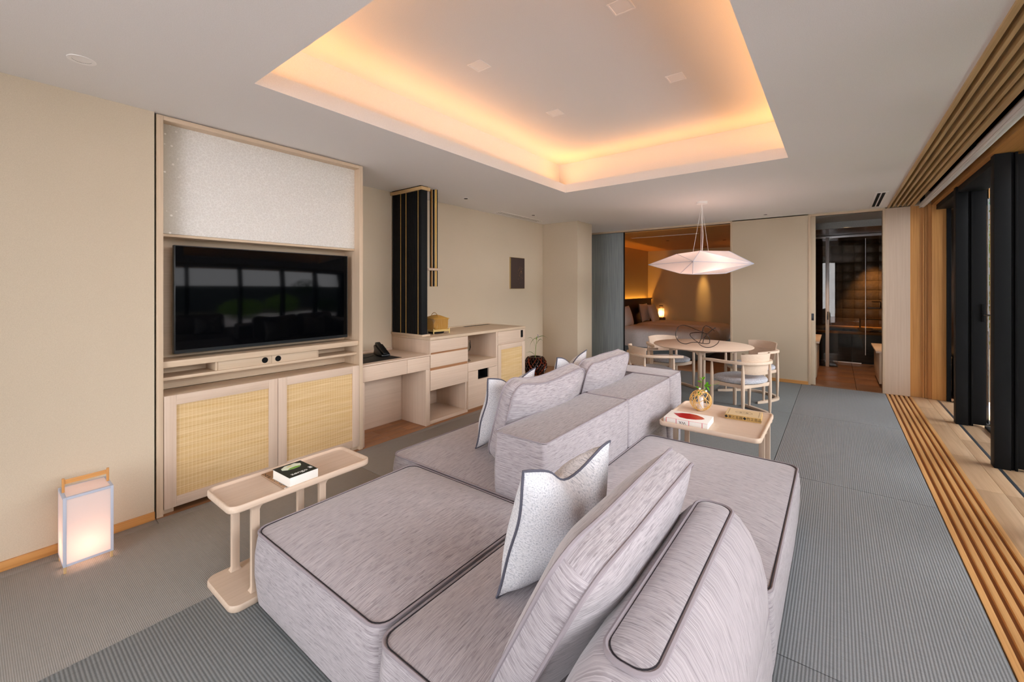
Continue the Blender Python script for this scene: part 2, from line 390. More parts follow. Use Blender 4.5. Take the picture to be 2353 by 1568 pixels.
for a, b in ((2.95, 3.75), (3.75, 4.58)): P(floor, 'plank', 'brown_y', -3.42, -3.2627, a + .0007, b - .0007, -.045, -.0005, .001)
P(floor, 'plank', 'brown_y', -3.45, -3.2627, .722, 2.128, -.045, -.0005, .001)
wl = MB().box(XL - .16, XL, -2.6, .715, 0, CE).box(-4.1, XA, .5, 6.0, 0, CE).box(XA, XL - .16, .58, .70, 0, CE)
struct('wall_left', wl, 'wall', 'beige plaster wall left of the television and behind the desk')
struct('wall_column', MB().box(-4.1, -3.26, 5.955, 6.45, 0, CE).box(-4.1, -3.98, 6.45, 7.46, 0, CE), 'wall', 'beige plaster pier between alcove and bedroom door', .004)
we = MB().box(-1.315, -.329, YE, YE + .12, 0, CE).box(-4.1, 1.4, YE, YE + .12, CE - .012, CE + .5).box(-4.6, -3.80, YE, YE + .12, 0, CE)
struct('wall_end', we, 'wall', 'beige end wall between bedroom and bathroom doorways')
struct('wall_back', MB().box(-3.5, -2.2, -2.75, -2.6, 0, CE).box(0, 1.4, -2.75, -2.6, 0, CE).box(-3.5, 1.4, -2.75, -2.6, 2.42, CE + .3), 'wall', 'beige wall behind the viewer')
for nm, x0, x1, y0, y1 in (('baseboard_left', XL, XL + .012, -2.6, .715), ('baseboard_end', -1.315, -.329, YE - .010, YE)):
    struct(nm, MB().box(x0, x1, y0, y1, 0, .048), 'cedar_y' if nm.endswith('left') else 'cedar_x', 'narrow cedar baseboard along the ' + ('left' if nm.endswith('left') else 'end') + ' wall', .002)
# ceiling with its stepped cove
IX0, IX1, IY0, IY1, IZ = CX0 - .2, CX1 + .2, CY0 - .2, CY1 + .2, 2.85
cm = MB()
def slab(m, x0, x1, y0, y1, z0, z1, holes):
    xs = sorted({x0, x1} | {h[0] + k * h[2] for h in holes for k in (-1, 1)}); yy = sorted({y0, y1} | {h[1] + k * h[2] for h in holes for k in (-1, 1)})
    for a, b in zip(xs, xs[1:]):
        for c, d_ in zip(yy, yy[1:]):
            if not any(abs((a + b) / 2 - h[0]) < h[2] and abs((c + d_) / 2 - h[1]) < h[2] for h in holes): m.box(a, b, c, d_, z0, z1)
SPOTS = ((-1.85, 2.06, .049), (-.88, 3.0, .049), (-1.85, 3.0, .049), (-.88, 2.07, .049))
slab(cm, -4.1, CX0 - .02, -2.7, YE + .02, CE, CE + .03, [(-2.797, .345, .0345)])
for a in ((CX1 + .02, .525, -2.7, YE + .02), (CX0 - .02, CX1 + .02, -2.7, CY0 - .02), (CX0 - .02, CX1 + .02, CY1 + .02, YE + .02)):
    cm.box(*a, CE, CE + .03)
for a in ((CX0 - .02, CX0, CY0 - .02, CY1 + .02), (CX1, CX1 + .02, CY0 - .02, CY1 + .02), (CX0, CX1, CY0 - .02, CY0), (CX0, CX1, CY1, CY1 + .02)):
    cm.box(*a, CE, 2.555)
for a in ((IX0 - .05, IX0, IY0 - .05, IY1 + .05), (IX1, IX1 + .05, IY0 - .05, IY1 + .05), (IX0, IX1, IY0 - .05, IY0), (IX0, IX1, IY1, IY1 + .05)):
    cm.box(*a, CE + .02, IZ)
slab(cm, IX0 - .05, IX1 + .05, IY0 - .05, IY1 + .05, IZ, IZ + .05, SPOTS)
struct('ceiling', cm, 'ceil', 'pale grey ceiling with a recessed cove glowing orange', smooth=False)
# ceiling slats over the window side
tr = struct('trim_ceiling_grille', MB().box(.525, .80, -2.7, YE, CE + .075, CE + .09), 'void', 'row of long wooden ceiling slats beside the windows')
P(tr, 'slat', 'tan_y', .525, .549, -2.7, YE, CE - .012, CE + .07, .0015)
for k in range(1, 5):
    x = .527 + k * .0465
    P(tr, 'slat', 'tan_y', x, x + .019, -2.7, YE, CE - .006, CE + .06, .0015)
P(tr, 'slat', 'tan_y', .750, .786, -2.7, YE, CE - .012, CE + .09, .0015)
# pocket for the blind, cedar soffit beyond
struct('ceiling_pocket', MB().box(.786, .95, -2.7, YE, CE + .16, CE + .2).box(.786, .80, -2.7, YE, CE + .07, CE + .2), 'void', 'dark slot in the ceiling holding the roller blind')
so = struct('ceiling_soffit', MB().box(.945, 1.40, -2.7, YE + .1, CE - .025, CE + .2), 'cedar_y', 'cedar soffit above the window doors', .002)
# end-wall boards right of the bathroom door
e1 = struct('trim_end_panel', MB().box(.508, .752, YE, YE + .1, 0, CE), 'pale_z', 'pale oak panel right of the bathroom doorway')
e2 = struct('trim_end_guide', MB().box(.753, .945, YE + .015, YE + .1, 0, CE + .1).box(.870, .880, YE - .002, YE + .02, 0, CE).box(.890, .900, YE - .002, YE + .02, 0, CE).box(.915, .945, YE - .002, YE + .02, 0, CE), 'cedar_z', 'cedar board with grooves that guide the blind')
e3 = struct('trim_end_post', MB().box(.945, 1.075, YE - .035, YE + .1, 0, CE - .02), 'cedar_z', 'cedar post at the far end of the windows', .002)
# doorway trims
def jamb(name, x0, x1, lab): struct(name, MB().box(x0, x1, YE - .004, YE + .13, 0, CE - .012), 'oak_z', lab, .002)
jamb('trim_door_jamb_bedroom', -1.345, -1.315, 'thin oak jamb right of the bedroom opening')
jamb('trim_door_jamb_bath_left', -.329, -.300, 'thin oak jamb left of the bathroom door')
jamb('trim_door_jamb_bath_right', .482, .508, 'thin oak jamb right of the bathroom doorway')
struct('trim_door_head', MB().box(-3.80, -1.345, YE + .0, YE + .03, CE - .032, CE - .012).box(-.30, .482, YE, YE + .03, CE - .036, CE - .012), 'oak_x', 'slim oak head rail over the doorways', .001)
struct('trim_door_track', MB().box(-3.80, -1.345, YE + .03, YE + .13, CE - .03, CE - .012).box(-.30, .482, YE + .03, YE + .13, CE - .03, CE - .012), 'dark_metal', 'dark sliding track above the doorways')
d = thing('sliding_door', 'grey woven-faced sliding door beside the bedroom opening', 'door', (-3.45, YE + .06, 0)); d['kind'] = 'structure'; d.name = 'door_1'; OFF[d.name] = Vector((-3.45, YE + .06, 0))
P(d, 'leaf', 'grey_door', -3.86, -3.145, YE + .04, YE + .075, .004, CE - .034, .002)
P(d, 'edge_strip', 'dark_metal', -3.1445, -3.131, YE + .038, YE + .077, .004, CE - .034, .002)
d2 = thing('door_2', 'edge of beige sliding door at the bathroom with recessed pull', 'door', (-.27, YE + .07, 0)); d2['kind'] = 'structure'
P(d2, 'leaf', 'wall', -.30, -.243, YE + .03, YE + .07, .004, CE - .036, .002)
P(d2, 'pull', 'dark_metal', -.292, -.262, YE + .0295, YE + .034, .93, 1.03, .001)

# ------------------------------------------------------------------ windows: black fins with panes between
fins = [6.23, 4.89, 3.58, 2.27, .96, -.35]
struct('wall_right_blocker', MB().box(1.18, 1.4, -2.6, -.35, 0, CE), 'wall', 'unseen beige wall added behind the viewer to block daylight on the window side')  # solid stretch added in place of glazing to darken the near left side
for k, y in enumerate(fins):
    lab = ['far black window fin with a lever handle', 'near black window fin at the right picture edge', 'black window fin reflected at right of the television', 'black window fin reflected at left of the television',
           'black window fin beside the viewer', 'black window fin behind the viewer'][k]
    f = thing('window_fin', lab, 'window frame', (1.08, y, 0)); f['kind'] = 'structure'; f.name = 'window_%d' % (k + 1); OFF[f.name] = Vector((1.08, y, 0))
    P(f, 'post', 'black', .970, 1.058, y, y + .10, 0, CE - .025, .003)
    P(f, 'guide', 'black_matte', 1.058, 1.075, y + .02, y + .09, 0, CE - .025, .002)
    P(f, 'guide', 'black_matte', 1.080, 1.095, y + .008, y + .09, 0, CE - .025, .002)
    P(f, 'panel', 'black', 1.095, 1.188, y + .012, y + .07, .02, CE - .05, .003)
    if k == 0:
        h = P(f, 'handle_plate', 'black_matte', 1.150, 1.172, y - .004, y + .013, 1.06, 1.24, .003)
        build('lever', MB().tube([(1.161, y - .002, 1.13), (1.161, y - .045, 1.13), (1.20, y - .05, 1.13)], .007, 8), 'chrome', h)
    if k < 2:
        P(f, 'header', 'black', .985, 1.19, y + .1, (fins[k - 1] if k else 7.42), CE - .085, CE - .026, .003)
    y1 = fins[k - 1] if k else 7.42
    g = P(f, 'pane', 'glass', 1.205, 1.213, y + .07, y1 + .03, .03, CE - .06, 0)
    P(f, 'sill', 'black', 1.17, 1.26, y + .1, y1, 0, .022, .002)
f = thing('window_end_frame', 'black frame and glass next to the cedar post', 'window frame', (1.12, 7.42, 0)); f['kind'] = 'structure'; f.name = 'window_7'; OFF[f.name] = Vector((1.12, 7.42, 0))
P(f, 'post', 'black', 1.075, 1.115, 7.40, YE, 0, CE - .026, .002); P(f, 'post', 'black', 1.165, 1.25, 7.36, YE, 0, CE - .026, .002)
rw = thing('window_8', 'glazed opening in the wall behind the viewer', 'window', (-1.1, -2.68, 0)); rw['kind'] = 'structure'
for x in (-2.2, -1.13, -.06): P(rw, 'mullion', 'black', x, x + .06, -2.71, -2.64, 0, 2.42, .002)
for x in (-2.14, -1.07): P(rw, 'pane', 'glass', x, x + 1.01, -2.68, -2.672, .0, 2.42, 0)
bl = thing('roller_blind', 'white roller blind rolled up in the slot above the windows', 'blind', (.862, 2.4, CE))
build('roll', MB().tube([(.862, -2.6, CE - .010), (.862, YE - .03, CE - .010)], .034, 20), 'blind_cloth', bl)
build('hem_bar', MB().tube([(.838, -2.6, CE - .040), (.838, YE - .03, CE - .040)], .009, 10), 'blind_cloth', bl)
build('bracket', MB().box(.84, .885, YE - .032, YE - .02, CE - .03, CE + .15), 'black', bl)
build('bracket', MB().box(.85, .875, 4.89, 4.91, CE + .02, CE + .16), 'black', bl)
# ------------------------------------------------------------------ garden outside
struct('ground', MB().box(5.4, 14, -9, 16, -.4, -.12).box(1.34, 5.4, 8.2, 16, -.4, -.12), 'soil', 'garden ground outside the windows')
struct('floor_terrace', MB().box(1.34, 5.4, -9, 8.2, -.4, -.10).box(-9, 1.34, -9, -2.75, -.4, -.10), 'bounce_ground', 'unseen pale ground added outside the windows to bounce daylight inside')  # bright ground out of view, added to throw daylight up onto the ceiling
struct('wall_garden', MB().box(8.5, 8.7, -9, 16, -.3, 2.2).box(1.3, 8.5, 15.5, 15.7, -.3, 5.0), 'far_wall', 'grey garden wall seen reflected in the television')
def shrub(name, lab, c, r, h, n, mat, trunk=0):
    s = thing(name, lab, 'tree' if trunk else 'shrub', c, 0, 'garden plants reflected in the television')
    m = MB(); rnd = random.Random(n)
    for i in range(n):
        a = rnd.random() * 2 * PI; b = math.acos(1 - 2 * rnd.random()); q = rnd.random() ** .4
        p = Vector((c[0] + r * q * math.sin(b) * math.cos(a), c[1] + r * q * math.sin(b) * math.sin(a), c[2] + trunk + h * (.5 + .5 * q * math.cos(b))))
        u = Vector((rnd.gauss(0, 1), rnd.gauss(0, 1), rnd.gauss(0, .5))).normalized(); v = u.orthogonal().normalized(); L = .09 + .06 * rnd.random()
        m.add([p, p + u * L * .5 + v * L * .28, p + u * L, p + u * L * .5 - v * L * .28], [(0, 1, 2, 3)])
    fo = build('foliage', m, mat, s, smooth=False); fo['kind'] = 'stuff'
    build('stem', MB().tube([c, (c[0], c[1], c[2] + trunk + h * .5)], .05, 7), 'bark', s)
shrub('garden_shrub', 'bright green shrub reflected at the left of the television', (4.2, 3.2, -.12), 1.0, 1.2, 1500, 'garden_leaf')
shrub('garden_shrub', 'round green shrub reflected low in the television middle', (5.2, 5.6, -.12), 1.0, 1.5, 1500, 'garden_leaf')
shrub('garden_shrub', 'dark green shrub reflected at the lower right of the television', (3.9, 7.9, -.12), .9, 1.1, 1200, 'garden_dark')
shrub('garden_shrub', 'dark green tree glimpsed through the far window strip', (2.9, 11.2, -.12), 1.2, 3.4, 2500, 'garden_dark')
shrub('garden_tree', 'dark layered tree reflected at the upper right of the television', (6.3, 7.9, -.12), 1.1, 1.6, 1300, 'garden_dark', 1.3)

# ------------------------------------------------------------------ television wall unit
F0 = XL + .005
tv_u = thing('television_cabinet', 'tall pale oak wall unit framing the television', 'cabinet', (-3.4, 1.42, 0))
P(tv_u, 'shadow_gap', 'void', -3.50, -3.29, .716, .722, 0, CE - .004, 0)
P(tv_u, 'side_panel', 'oak_z', -3.86, F0, .724, .757, 0, CE - .008)
P(tv_u, 'side_panel', 'oak_z', -3.86, F0, 2.098, 2.132, 0, CE - .008)
P(tv_u, 'top_rail', 'oak_y', -3.86, F0, .757, 2.098, 2.430, CE - .008)
P(tv_u, 'back_panel', 'oak_y', -3.52, -3.50, .757, 2.098, .735, 1.78)
pn = P(tv_u, 'paper_panel', 'washi_panel', -3.37, -3.345, .757, 2.098, 1.742, 2.430, .001); pn['label'] = 'white crackled paper panel with scattered flakes'
P(tv_u, 'panel_edge', 'oak_y', -3.50, -3.345, .757, 2.098, 1.724, 1.741)
P(tv_u, 'shelf', 'oak_y', -3.50, F0 - .015, .757, 2.098, .905, .944)
P(tv_u, 'shelf', 'oak_y', -3.50, F0 - .04, .757, 2.098, .822, .841)
P(tv_u, 'cabinet_top', 'oak_y', -3.50, F0 - .012, .757, 2.098, .700, .733)
for y0, y1 in ((1.06, 1.4005), (1.4025, 1.745)): 
    b = P(tv_u, 'equipment_flap', 'oak_y', F0 - .065, F0 - .045, y0, y1, .842, .904, .001)
    yc = 1.355 if y0 < 1.3 else 1.447
    build('round_hole', MB().tube([(F0 - .0455, yc, .872), (F0 - .0435, yc, .872)], .021, 20), 'black_matte', b)
P(tv_u, 'divider', 'oak_z', -3.50, F0 - .05, 1.045, 1.059, .842, .904, .001); P(tv_u, 'divider', 'oak_z', -3.50, F0 - .05, 1.746, 1.760, .842, .904, .001)
def rattan_door(par, y0, y1, z0, z1, fr=.062, x=F0):
    dd = build('door', MB().box(x - .02, x - .010, y0 + fr * .8, y1 - fr * .8, z0 + fr * .7, z1 - fr * .7), 'rattan', par); dd['label'] = 'door with a woven rattan panel'
    P(dd, 'stile', 'pale_z', x - .022, x, y0, y0 + fr, z0, z1, .0015); P(dd, 'stile', 'pale_z', x - .022, x, y1 - fr, y1, z0, z1, .0015)
    P(dd, 'rail', 'pale_y', x - .022, x, y0 + fr, y1 - fr, z1 - fr, z1, .0015); P(dd, 'rail', 'pale_y', x - .022, x, y0 + fr, y1 - fr, z0, z0 + fr, .0015)
rattan_door(tv_u, .760, 1.4255, .036, .732); rattan_door(tv_u, 1.4285, 2.096, .036, .732)
P(tv_u, 'foot', 'oak_y', F0 - .10, F0 - .03, .757, .815, 0, .034); P(tv_u, 'foot', 'oak_y', F0 - .10, F0 - .03, 2.04, 2.098, 0, .034)
P(tv_u, 'kickboard', 'black_matte', F0 - .16, F0 - .14, .757, 2.098, 0, .034, 0)
tv = thing('television', 'large black flat television set in the oak unit', 'television', (-3.4, 1.436, .98))
P(tv, 'case', 'tv_case', -3.40, -3.362, .832, 2.042, .975, 1.676, .003)
P(tv, 'screen', 'tv_glass', -3.363, -3.3605, .839, 2.035, .998, 1.670, .0005)
P(tv, 'mount', 'black_matte', -3.50, -3.40, 1.3, 1.57, 1.2, 1.45)

# ------------------------------------------------------------------ desk, drawer cabinets and counter
XC = -3.288
dk = thing('writing_desk', 'pale oak desk with two drawers and open knee space', 'desk', (-3.6, 2.53, 0))
P(dk, 'desktop', 'pale_y', XA + .002, XC, 2.134, 2.914, .708, .722)
for y0, y1 in ((2.136, 2.624), (2.627, 2.912)): P(dk, 'drawer', 'pale_y', XC - .30, XC, y0, y1, .572, .705)
P(dk, 'side_panel', 'pale_z', XC - .40, XC, 2.134, 2.160, 0, .570)
P(dk, 'back_panel', 'pale_y', -3.70, -3.68, 2.160, 2.860, 0, .705)
P(dk, 'cable_rail', 'pale_y', XA + .002, XA + .03, 2.134, 2.90, .722, .742)
cb = thing('drawer_cabinet', 'pale oak drawer cabinet with an open bottom shelf beside the desk', 'cabinet', (-3.6, 3.2, 0))
P(cb, 'side_panel', 'pale_z', XA + .002, XC, 2.861, 2.914, 0, .5705); P(cb, 'side_panel', 'pale_z', XA + .002, XC, 2.915, 2.925, .708, .862)
P(cb, 'side_panel', 'pale_z', XA + .002, XC - .02, 3.452, 3.474, .03, .862)
for z0, z1 in ((.735, .860), (.580, .716), (.348, .553)): P(cb, 'drawer', 'pale_y', XC - .4, XC, 2.920, 3.472, z0, z1)
for z in (.716, .553): P(cb, 'finger_groove', 'brown_y', XC - .05, XC - .010, 2.920, 3.472, z, z + .018 if z > .7 else z + .027, 0)
P(cb, 'bottom_panel', 'pale_y', XA + .002, XC - .004, 2.914, 3.474, .005, .040)
P(cb, 'back_panel', 'pale_y', -3.80, -3.78, 2.914, 3.452, .04, .348)
mc = thing('minibar_cabinet', 'pale oak cabinet with open glass niche and black rectangular slot', 'cabinet', (-3.6, 3.74, 0))
P(mc, 'side_panel', 'pale_z', XA + .002, XC - .02, 3.476, 3.488, .03, .862); P(mc, 'side_panel', 'pale_z', XA + .002, XC - .004, 3.972, 4.000, .03, .862)
P(mc, 'back_panel', 'pale_y', XA + .002, XA + .02, 3.488, 3.972, .03, .862)
P(mc, 'niche_floor', 'oak_y', XA + .02, XC - .02, 3.488, 3.972, .530, .552)
P(mc, 'niche_rail', 'pale_y', XC - .02, XC, 3.476, 4.000, .453, .553)
dr = build('door', MB().box(XC - .02, XC, 3.478, 4.000, .030, .342).box(XC - .02, XC, 3.478, 3.640, .3422, .450).box(XC - .02, XC, 3.833, 4.000, .3422, .450), 'pale_y', mc, 0)
P(mc, 'slot_liner', 'black_matte', XC - .16, XC - .15, 3.62, 3.85, .33, .452, 0); P(mc, 'slot_liner', 'black_matte', XC - .15, XC - .021, 3.62, 3.85, .330, .340, 0)
P(mc, 'slot_liner', 'black_matte', XC - .15, XC - .021, 3.834, 3.85, .34, .452, 0)
for pr_, a, b in ((cb, 2.92, 3.474), (mc, 3.478, 3.998)): P(pr_, 'plinth', 'brown_y', XC - .06, XC - .006, a, b, 0, .030)
rc = thing('rattan_cabinet', 'pale oak end cabinet with a drawer and a rattan door', 'cabinet', (-3.6, 4.29, 0))
P(rc, 'plinth', 'brown_y', XC - .06, XC - .006, 4.004, 4.57, 0, .030)
P(rc, 'body', 'pale_z', XA + .002, XC - .024, 4.003, 4.570, .030, .862)
d_ = P(rc, 'drawer', 'pale_y', XC - .022, XC, 4.003, 4.570, .718, .860)
P(d_, 'pull_slot', 'black_matte', XC - .002, XC + .0015, 4.472, 4.520, .752, .846, 0)
rattan_door(rc, 4.006, 4.569, .032, .696, .06, XC)
ct = thing('counter_top', 'long pale oak counter over the drawer cabinets', 'counter', (-3.6, 3.74, .87))
P(ct, 'slab', 'oak_y', XA + .002, XC + .003, 2.914, 4.575, .863, .893, .002)
P(ct, 'back_lip', 'oak_y', XA + .002, XA + .03, 3.0, 4.575, .893, .905)
P(ct, 'grommet_slot', 'black_matte', XA + .035, XA + .085, 4.00, 4.50, .8925, .8945, 0)
# raised wood floor of the alcove under the vase
pf = struct('floor_alcove', MB().box(XA, XL + .005, 4.578, 5.955, 0, .085), 'dark_y', 'raised brown wood plinth of the alcove')
for k in range(5): P(pf, 'plank', 'brown_y', XA + .001 + k * .1285, XA + .001 + k * .1285 + .127, 4.579, 5.954, .085, .105, .001)

# ------------------------------------------------------------------ slatted bamboo screen and hanging poles
ss = thing('slat_screen', 'tall black slatted screen with bamboo strips on the counter', 'screen', (-3.66, 2.955, .9))
P(ss, 'base_rail', 'oak_x', XA + .004, -3.395, 2.902, 3.012, .894, .914); P(ss, 'top_rail', 'tan_x', XA + .004, -3.395, 2.892, 3.012, CE - .046, CE - .012)
P(ss, 'top_gap', 'black_matte', XA + .02, -3.42, 2.905, 3.0, CE - .012, CE, 0)
P(ss, 'end_board', 'slat_black', -3.447, -3.410, 2.905, 2.985, .914, CE - .045)
P(ss, 'back_board', 'black_matte', XA + .02, -3.447, 2.975, 2.985, .914, CE - .045, 0)
nsl = 19; sl0 = None
for k in range(nsl):
    x = XA + .03 + k * .0236
    if sl0 is None: sl0 = P(ss, 'slat', 'slat_black', -.0085, .0085, -.035, .035, .914 - .9, CE - .045 - .9, .0015, local=True); sl0.location = (x + 3.66, -.01, 0)
    else: dup_mesh(sl0, (x + 3.66, -.01, 0), ss)
def bamboo(par, p, z0, z1, r, nodes, mat, local=False):
    prof = []
    zs = sorted(nodes)
    path = [(z0, r)]
    for z in zs: path += [(z - .012, r), (z - .003, r * 1.18), (z, r * .98), (z + .004, r * 1.12), (z + .014, r)]
    path.append((z1, r))
    b = build('bamboo', MB().lathe([(rr, z) for z, rr in path], 14, (p[0], p[1], 0)), mat, par, local=local)
    return b
for x, nd in ((-3.755, (1.1, 1.33, 1.62, 1.85, 2.1, 2.3)), (-3.665, (1.05, 1.3, 1.5, 1.72, 1.95, 2.2)), (-3.468, (1.15, 1.4, 1.66, 1.9, 2.15, 2.3))):
    bamboo(ss, (x, 2.909), .914, CE - .045, .0032, nd, 'bamboo')
hp = thing('bamboo_pendant', 'pair of bamboo poles hanging from the ceiling beside the black screen', 'hanging lamp', (-3.46, 3.13, 1.4))
for k, (x, y, m_) in enumerate(((-3.484, 3.108, 'bamboo_brown'), (-3.448, 3.137, 'bamboo'))):
    bamboo(hp, (x, y), 1.415, CE, .0115, (1.62, 1.99, 2.33), m_)
for x, y in ((-3.466, 3.1225), (-3.495, 3.099), (-3.437, 3.146)):
    build('dark_pole', MB().tube([(x, y, 1.416), (x, y, CE - .001)], .0085 if x == -3.466 else .005, 10), 'black_matte', hp)
build('arm', MB().tube([(-3.40, 2.985, 1.598), (-3.40, 3.165, 1.598)], .012, 4), 'pale_y', hp)
P(hp, 'arm_brace', 'pale_x', -3.50, -3.40, 3.07, 3.18, 1.588, 1.606)
# wall art, basket lamp, telephone
ar = thing('wall_art', 'small dark brown panel with faint gold marks on the alcove wall', 'picture', (XA, 5.225, 1.6))
P(ar, 'board', 'art_edge', XA, XA + .022, 5.046, 5.406, 1.387, 1.866); P(ar, 'face', 'art_board', XA + .021, XA + .024, 5.050, 5.402, 1.391, 1.862, 0)
gm = MB(); rnd = random.Random(3)
for i in range(26):
    t_ = rnd.random(); y = 5.28 + rnd.gauss(0, .035) + .04 * (t_ - .5); z = 1.47 + .25 * t_
    L = .005 + rnd.random() * .018; gm.box(XA + .0238, XA + .0246, y - .0012, y + .0012, z, z + L)
fl_ = build('gold_fleck', gm, 'gold_ink', ar, smooth=False); fl_['kind'] = 'stuff'
bk = thing('basket_lamp', 'woven bamboo basket lamp with arched handle on the counter', 'basket', (-3.575, 3.255, .895), R(-7))
hw, z0, z1 = .106, .028, .168
def bsk(u, v, side):          # side surface, u in -1..1 along the side, v in 0..1 upwards; soft square bulging to the top
    g = hw * (.96 + .05 * v - .05 * math.sin(v * PI)); x, y = u * g, -g * (1 - .035 * u * u)
    a = side * PI / 2; c, s_ = math.cos(a), math.sin(a)
    return Vector((x * c - y * s_, x * s_ + y * c, z0 + (z1 - z0) * v))
wm = MB(); n = 12
for sd in range(4):
    for k in range(-n, n + 1):
        for sg in (-1, 1):
            pts = []
            for j in range(9):
                v = j / 8; u = (k / n) * 1.0 + sg * (v - .5) * .9
                if -1 <= u <= 1: pts.append(bsk(u, v, sd))
            if len(pts) > 1: wm.tube(pts, .0019, 4)
wo = build('weave', wm, 'basket', bk, local=True); wo['kind'] = 'stuff'
tp = MB(); tm = 8
for k in range(-12, 13):
    for ax in (0, 1):
        pts = []
        for j in range(13):
            a_, b_ = k / 12, -1 + j / 6; u, v = (a_, b_) if ax == 0 else (b_, a_)
            pts.append(Vector((u * hw, v * hw, z1 - .004 + .036 * (1 - u * u) * (1 - v * v) + .0005 * ax)))
        tp.tube(pts, .0036, 4)
to = build('woven_lid', tp, 'basket', bk, local=True); to['kind'] = 'stuff'
for sg in (-1, 1):
    for zz in (.028, .040):
        build('rim', MB().tube([(-hw, sg * hw, zz), (hw, sg * hw, zz)], .005, 6), 'bamboo_pale', bk, local=True)
        build('rim', MB().tube([(sg * hw, -hw, zz), (sg * hw, hw, zz)], .005, 6), 'bamboo_pale', bk, local=True)
for sx in (-1, 1):
    for sy in (-1, 1): build('leg', MB().tube([(sx * hw, sy * hw, 0), (sx * hw, sy * hw, .055)], .006, 6), 'bamboo_pale', bk, local=True)
build('handle', MB().tube([(-.075 * math.cos(R(t_)), -.02, z1 - .02 + .080 * math.sin(R(t_))) for t_ in range(0, 181, 15)], .0035, 6), 'basket', bk, local=True)
build('lamp_base', MB().lathe([(.085, .001), (.09, .012), (.085, .026)], 20), 'black', bk, local=True)
ph = thing('telephone', 'black desk telephone on the dark leather mat', 'telephone', (-3.60, 2.56, .7245), R(-12))
prof = [(-.10, .004), (.10, .004), (.10, .022), (-.085, .105), (-.105, .09), (-.09, .055), (-.10, .03)]
build('body', MB().prism(prof, 'y', -.045, .045), 'phone', ph, .006, local=True).rotation_euler = (0, 0, 0)
build('handset', MB().prism([(-.095, .100), (.112, .018), (.118, .040), (-.075, .130), (-.105, .122)], 'y', -.032, .012), 'phone', ph, .009, local=True)
lm = thing('desk_mat', 'flat black leather mat on the desk', 'mat', (-3.6, 2.4, .7222))
P(lm, 'pad', 'leather', -3.83, -3.36, 2.136, 2.62, .7222, .7240, .0005)
build('cord', MB().tube(crom([(-3.66, 2.50, .727), (-3.60, 2.38, .727), (-3.66, 2.28, .727), (-3.70, 2.14, .727)], 8), .0022, 6).xf(Matrix.Rotation(R(12), 4, 'Z') @ Matrix.Translation((3.60, -2.56, -.7245))), 'phone', ph, local=True)
def wine(x, y, lab, h=.21):
    g = thing('wine_glass', lab, 'glass', (x, y, .5525), 0, 'glasses in the cabinet niche')
    build('foot', MB().lathe([(.034, 0), (.034, .002), (.006, .008)], 20), 'glassware', g, local=True)
    build('stem', MB().lathe([(.0045, .006), (.0038, h * .4), (.006, h * .46)], 10), 'glassware', g, local=True)
    build('bowl', MB().lathe([(.004, h * .45), (.026, h * .52), (.037, h * .65), (.036, h * .8), (.030, h)], 24, cap1=False), 'glassware', g, local=True)
wine(-3.40, 3.585, 'clear stemmed glass standing at the front of the cabinet niche', .24); wine(-3.47, 3.65, 'shorter clear glass behind the stemmed glass in the niche', .20)
# dark woven vase with a small violet flower
vs = thing('woven_vase', 'dark lacquered bamboo vase of thick plaited strips on the alcove plinth', 'vase', (-3.60, 5.27, .1055))
build('liner', MB().lathe([(.08, .004), (.14, .06), (.15, .13), (.13, .20), (.08, .235), (.05, .24)], 28), 'black_matte', vs, local=True)
def vp(a, t_):                     # point on the vase body
    z = .01 + .245 * t_; r = .085 + .078 * math.sin(PI * (.10 + .80 * t_)) if t_ < 1 else .11
    return Vector(((r + .003) * math.cos(a), (r + .003) * math.sin(a), z))
for k in range(18):
    for sg in (-1, 1):
        pts = []
        for j in range(11):
            t_ = j / 10; a = 2 * PI * k / 18 + sg * (t_ - .5) * 1.15
            q = vp(a, t_); wv_ = .006 * math.sin(j * PI * .62 + k * PI + (0 if sg > 0 else PI)); q += Vector((q.x, q.y, 0)).normalized() * wv_; pts.append(q)
        build('bamboo_strip', MB().tube(pts, .012, 6, sq=(1.0, .55)), 'lacquer_red' if (k % 4 == 0 and sg > 0) or (k % 7 == 0) else 'lacquer_dark', vs, local=True)
build('rim', MB().tube([(.088 * math.cos(2 * PI * k / 24), .088 * math.sin(2 * PI * k / 24), .252) for k in range(24)], .013, 8, closed=True), 'lacquer_dark', vs, local=True)
fw = thing('flower_stem', 'violet spiderwort stem with long arching leaves in the dark vase', 'flower', (-3.60, 5.27, .36))
RV = Vector((math.cos(R(YAW)), math.sin(R(YAW)), 0))       # sideways direction used to spread the leaves
def rel(s_, z, d=0): return RV * s_ + Vector((-RV.y, RV.x, 0)) * d + Vector((0, 0, z))
build('stem', MB().tube(crom([rel(0, -.06), rel(0, .05), rel(.01, .18), rel(.025, .30)], 6), [.0045] * 13 + [.0035] * 6, 6), 'stem', fw, local=True)
def leaf_blade(par, pts, w_, mat):
    c = crom(pts, 6); n = len(c); m = MB(); v = []; 
    for i, p in enumerate(c):
        t_ = i / (n - 1); ww = w_ * max(.08, math.sin(PI * min(1, .25 + t_ * .75)) ) ; s_ = Vector((-RV.y, RV.x, 0)) * ww * .6 + Vector((0, 0, ww * .55))
        v += [p + s_, p + Vector((0, 0, -.001)), p - s_]
    f_ = []
    for i in range(n - 1): a = i * 3; f_ += [(a, a + 1, a + 4, a + 3), (a + 1, a + 2, a + 5, a + 4)]
    return build('leaf', m.add(v, f_), mat, par, local=True)
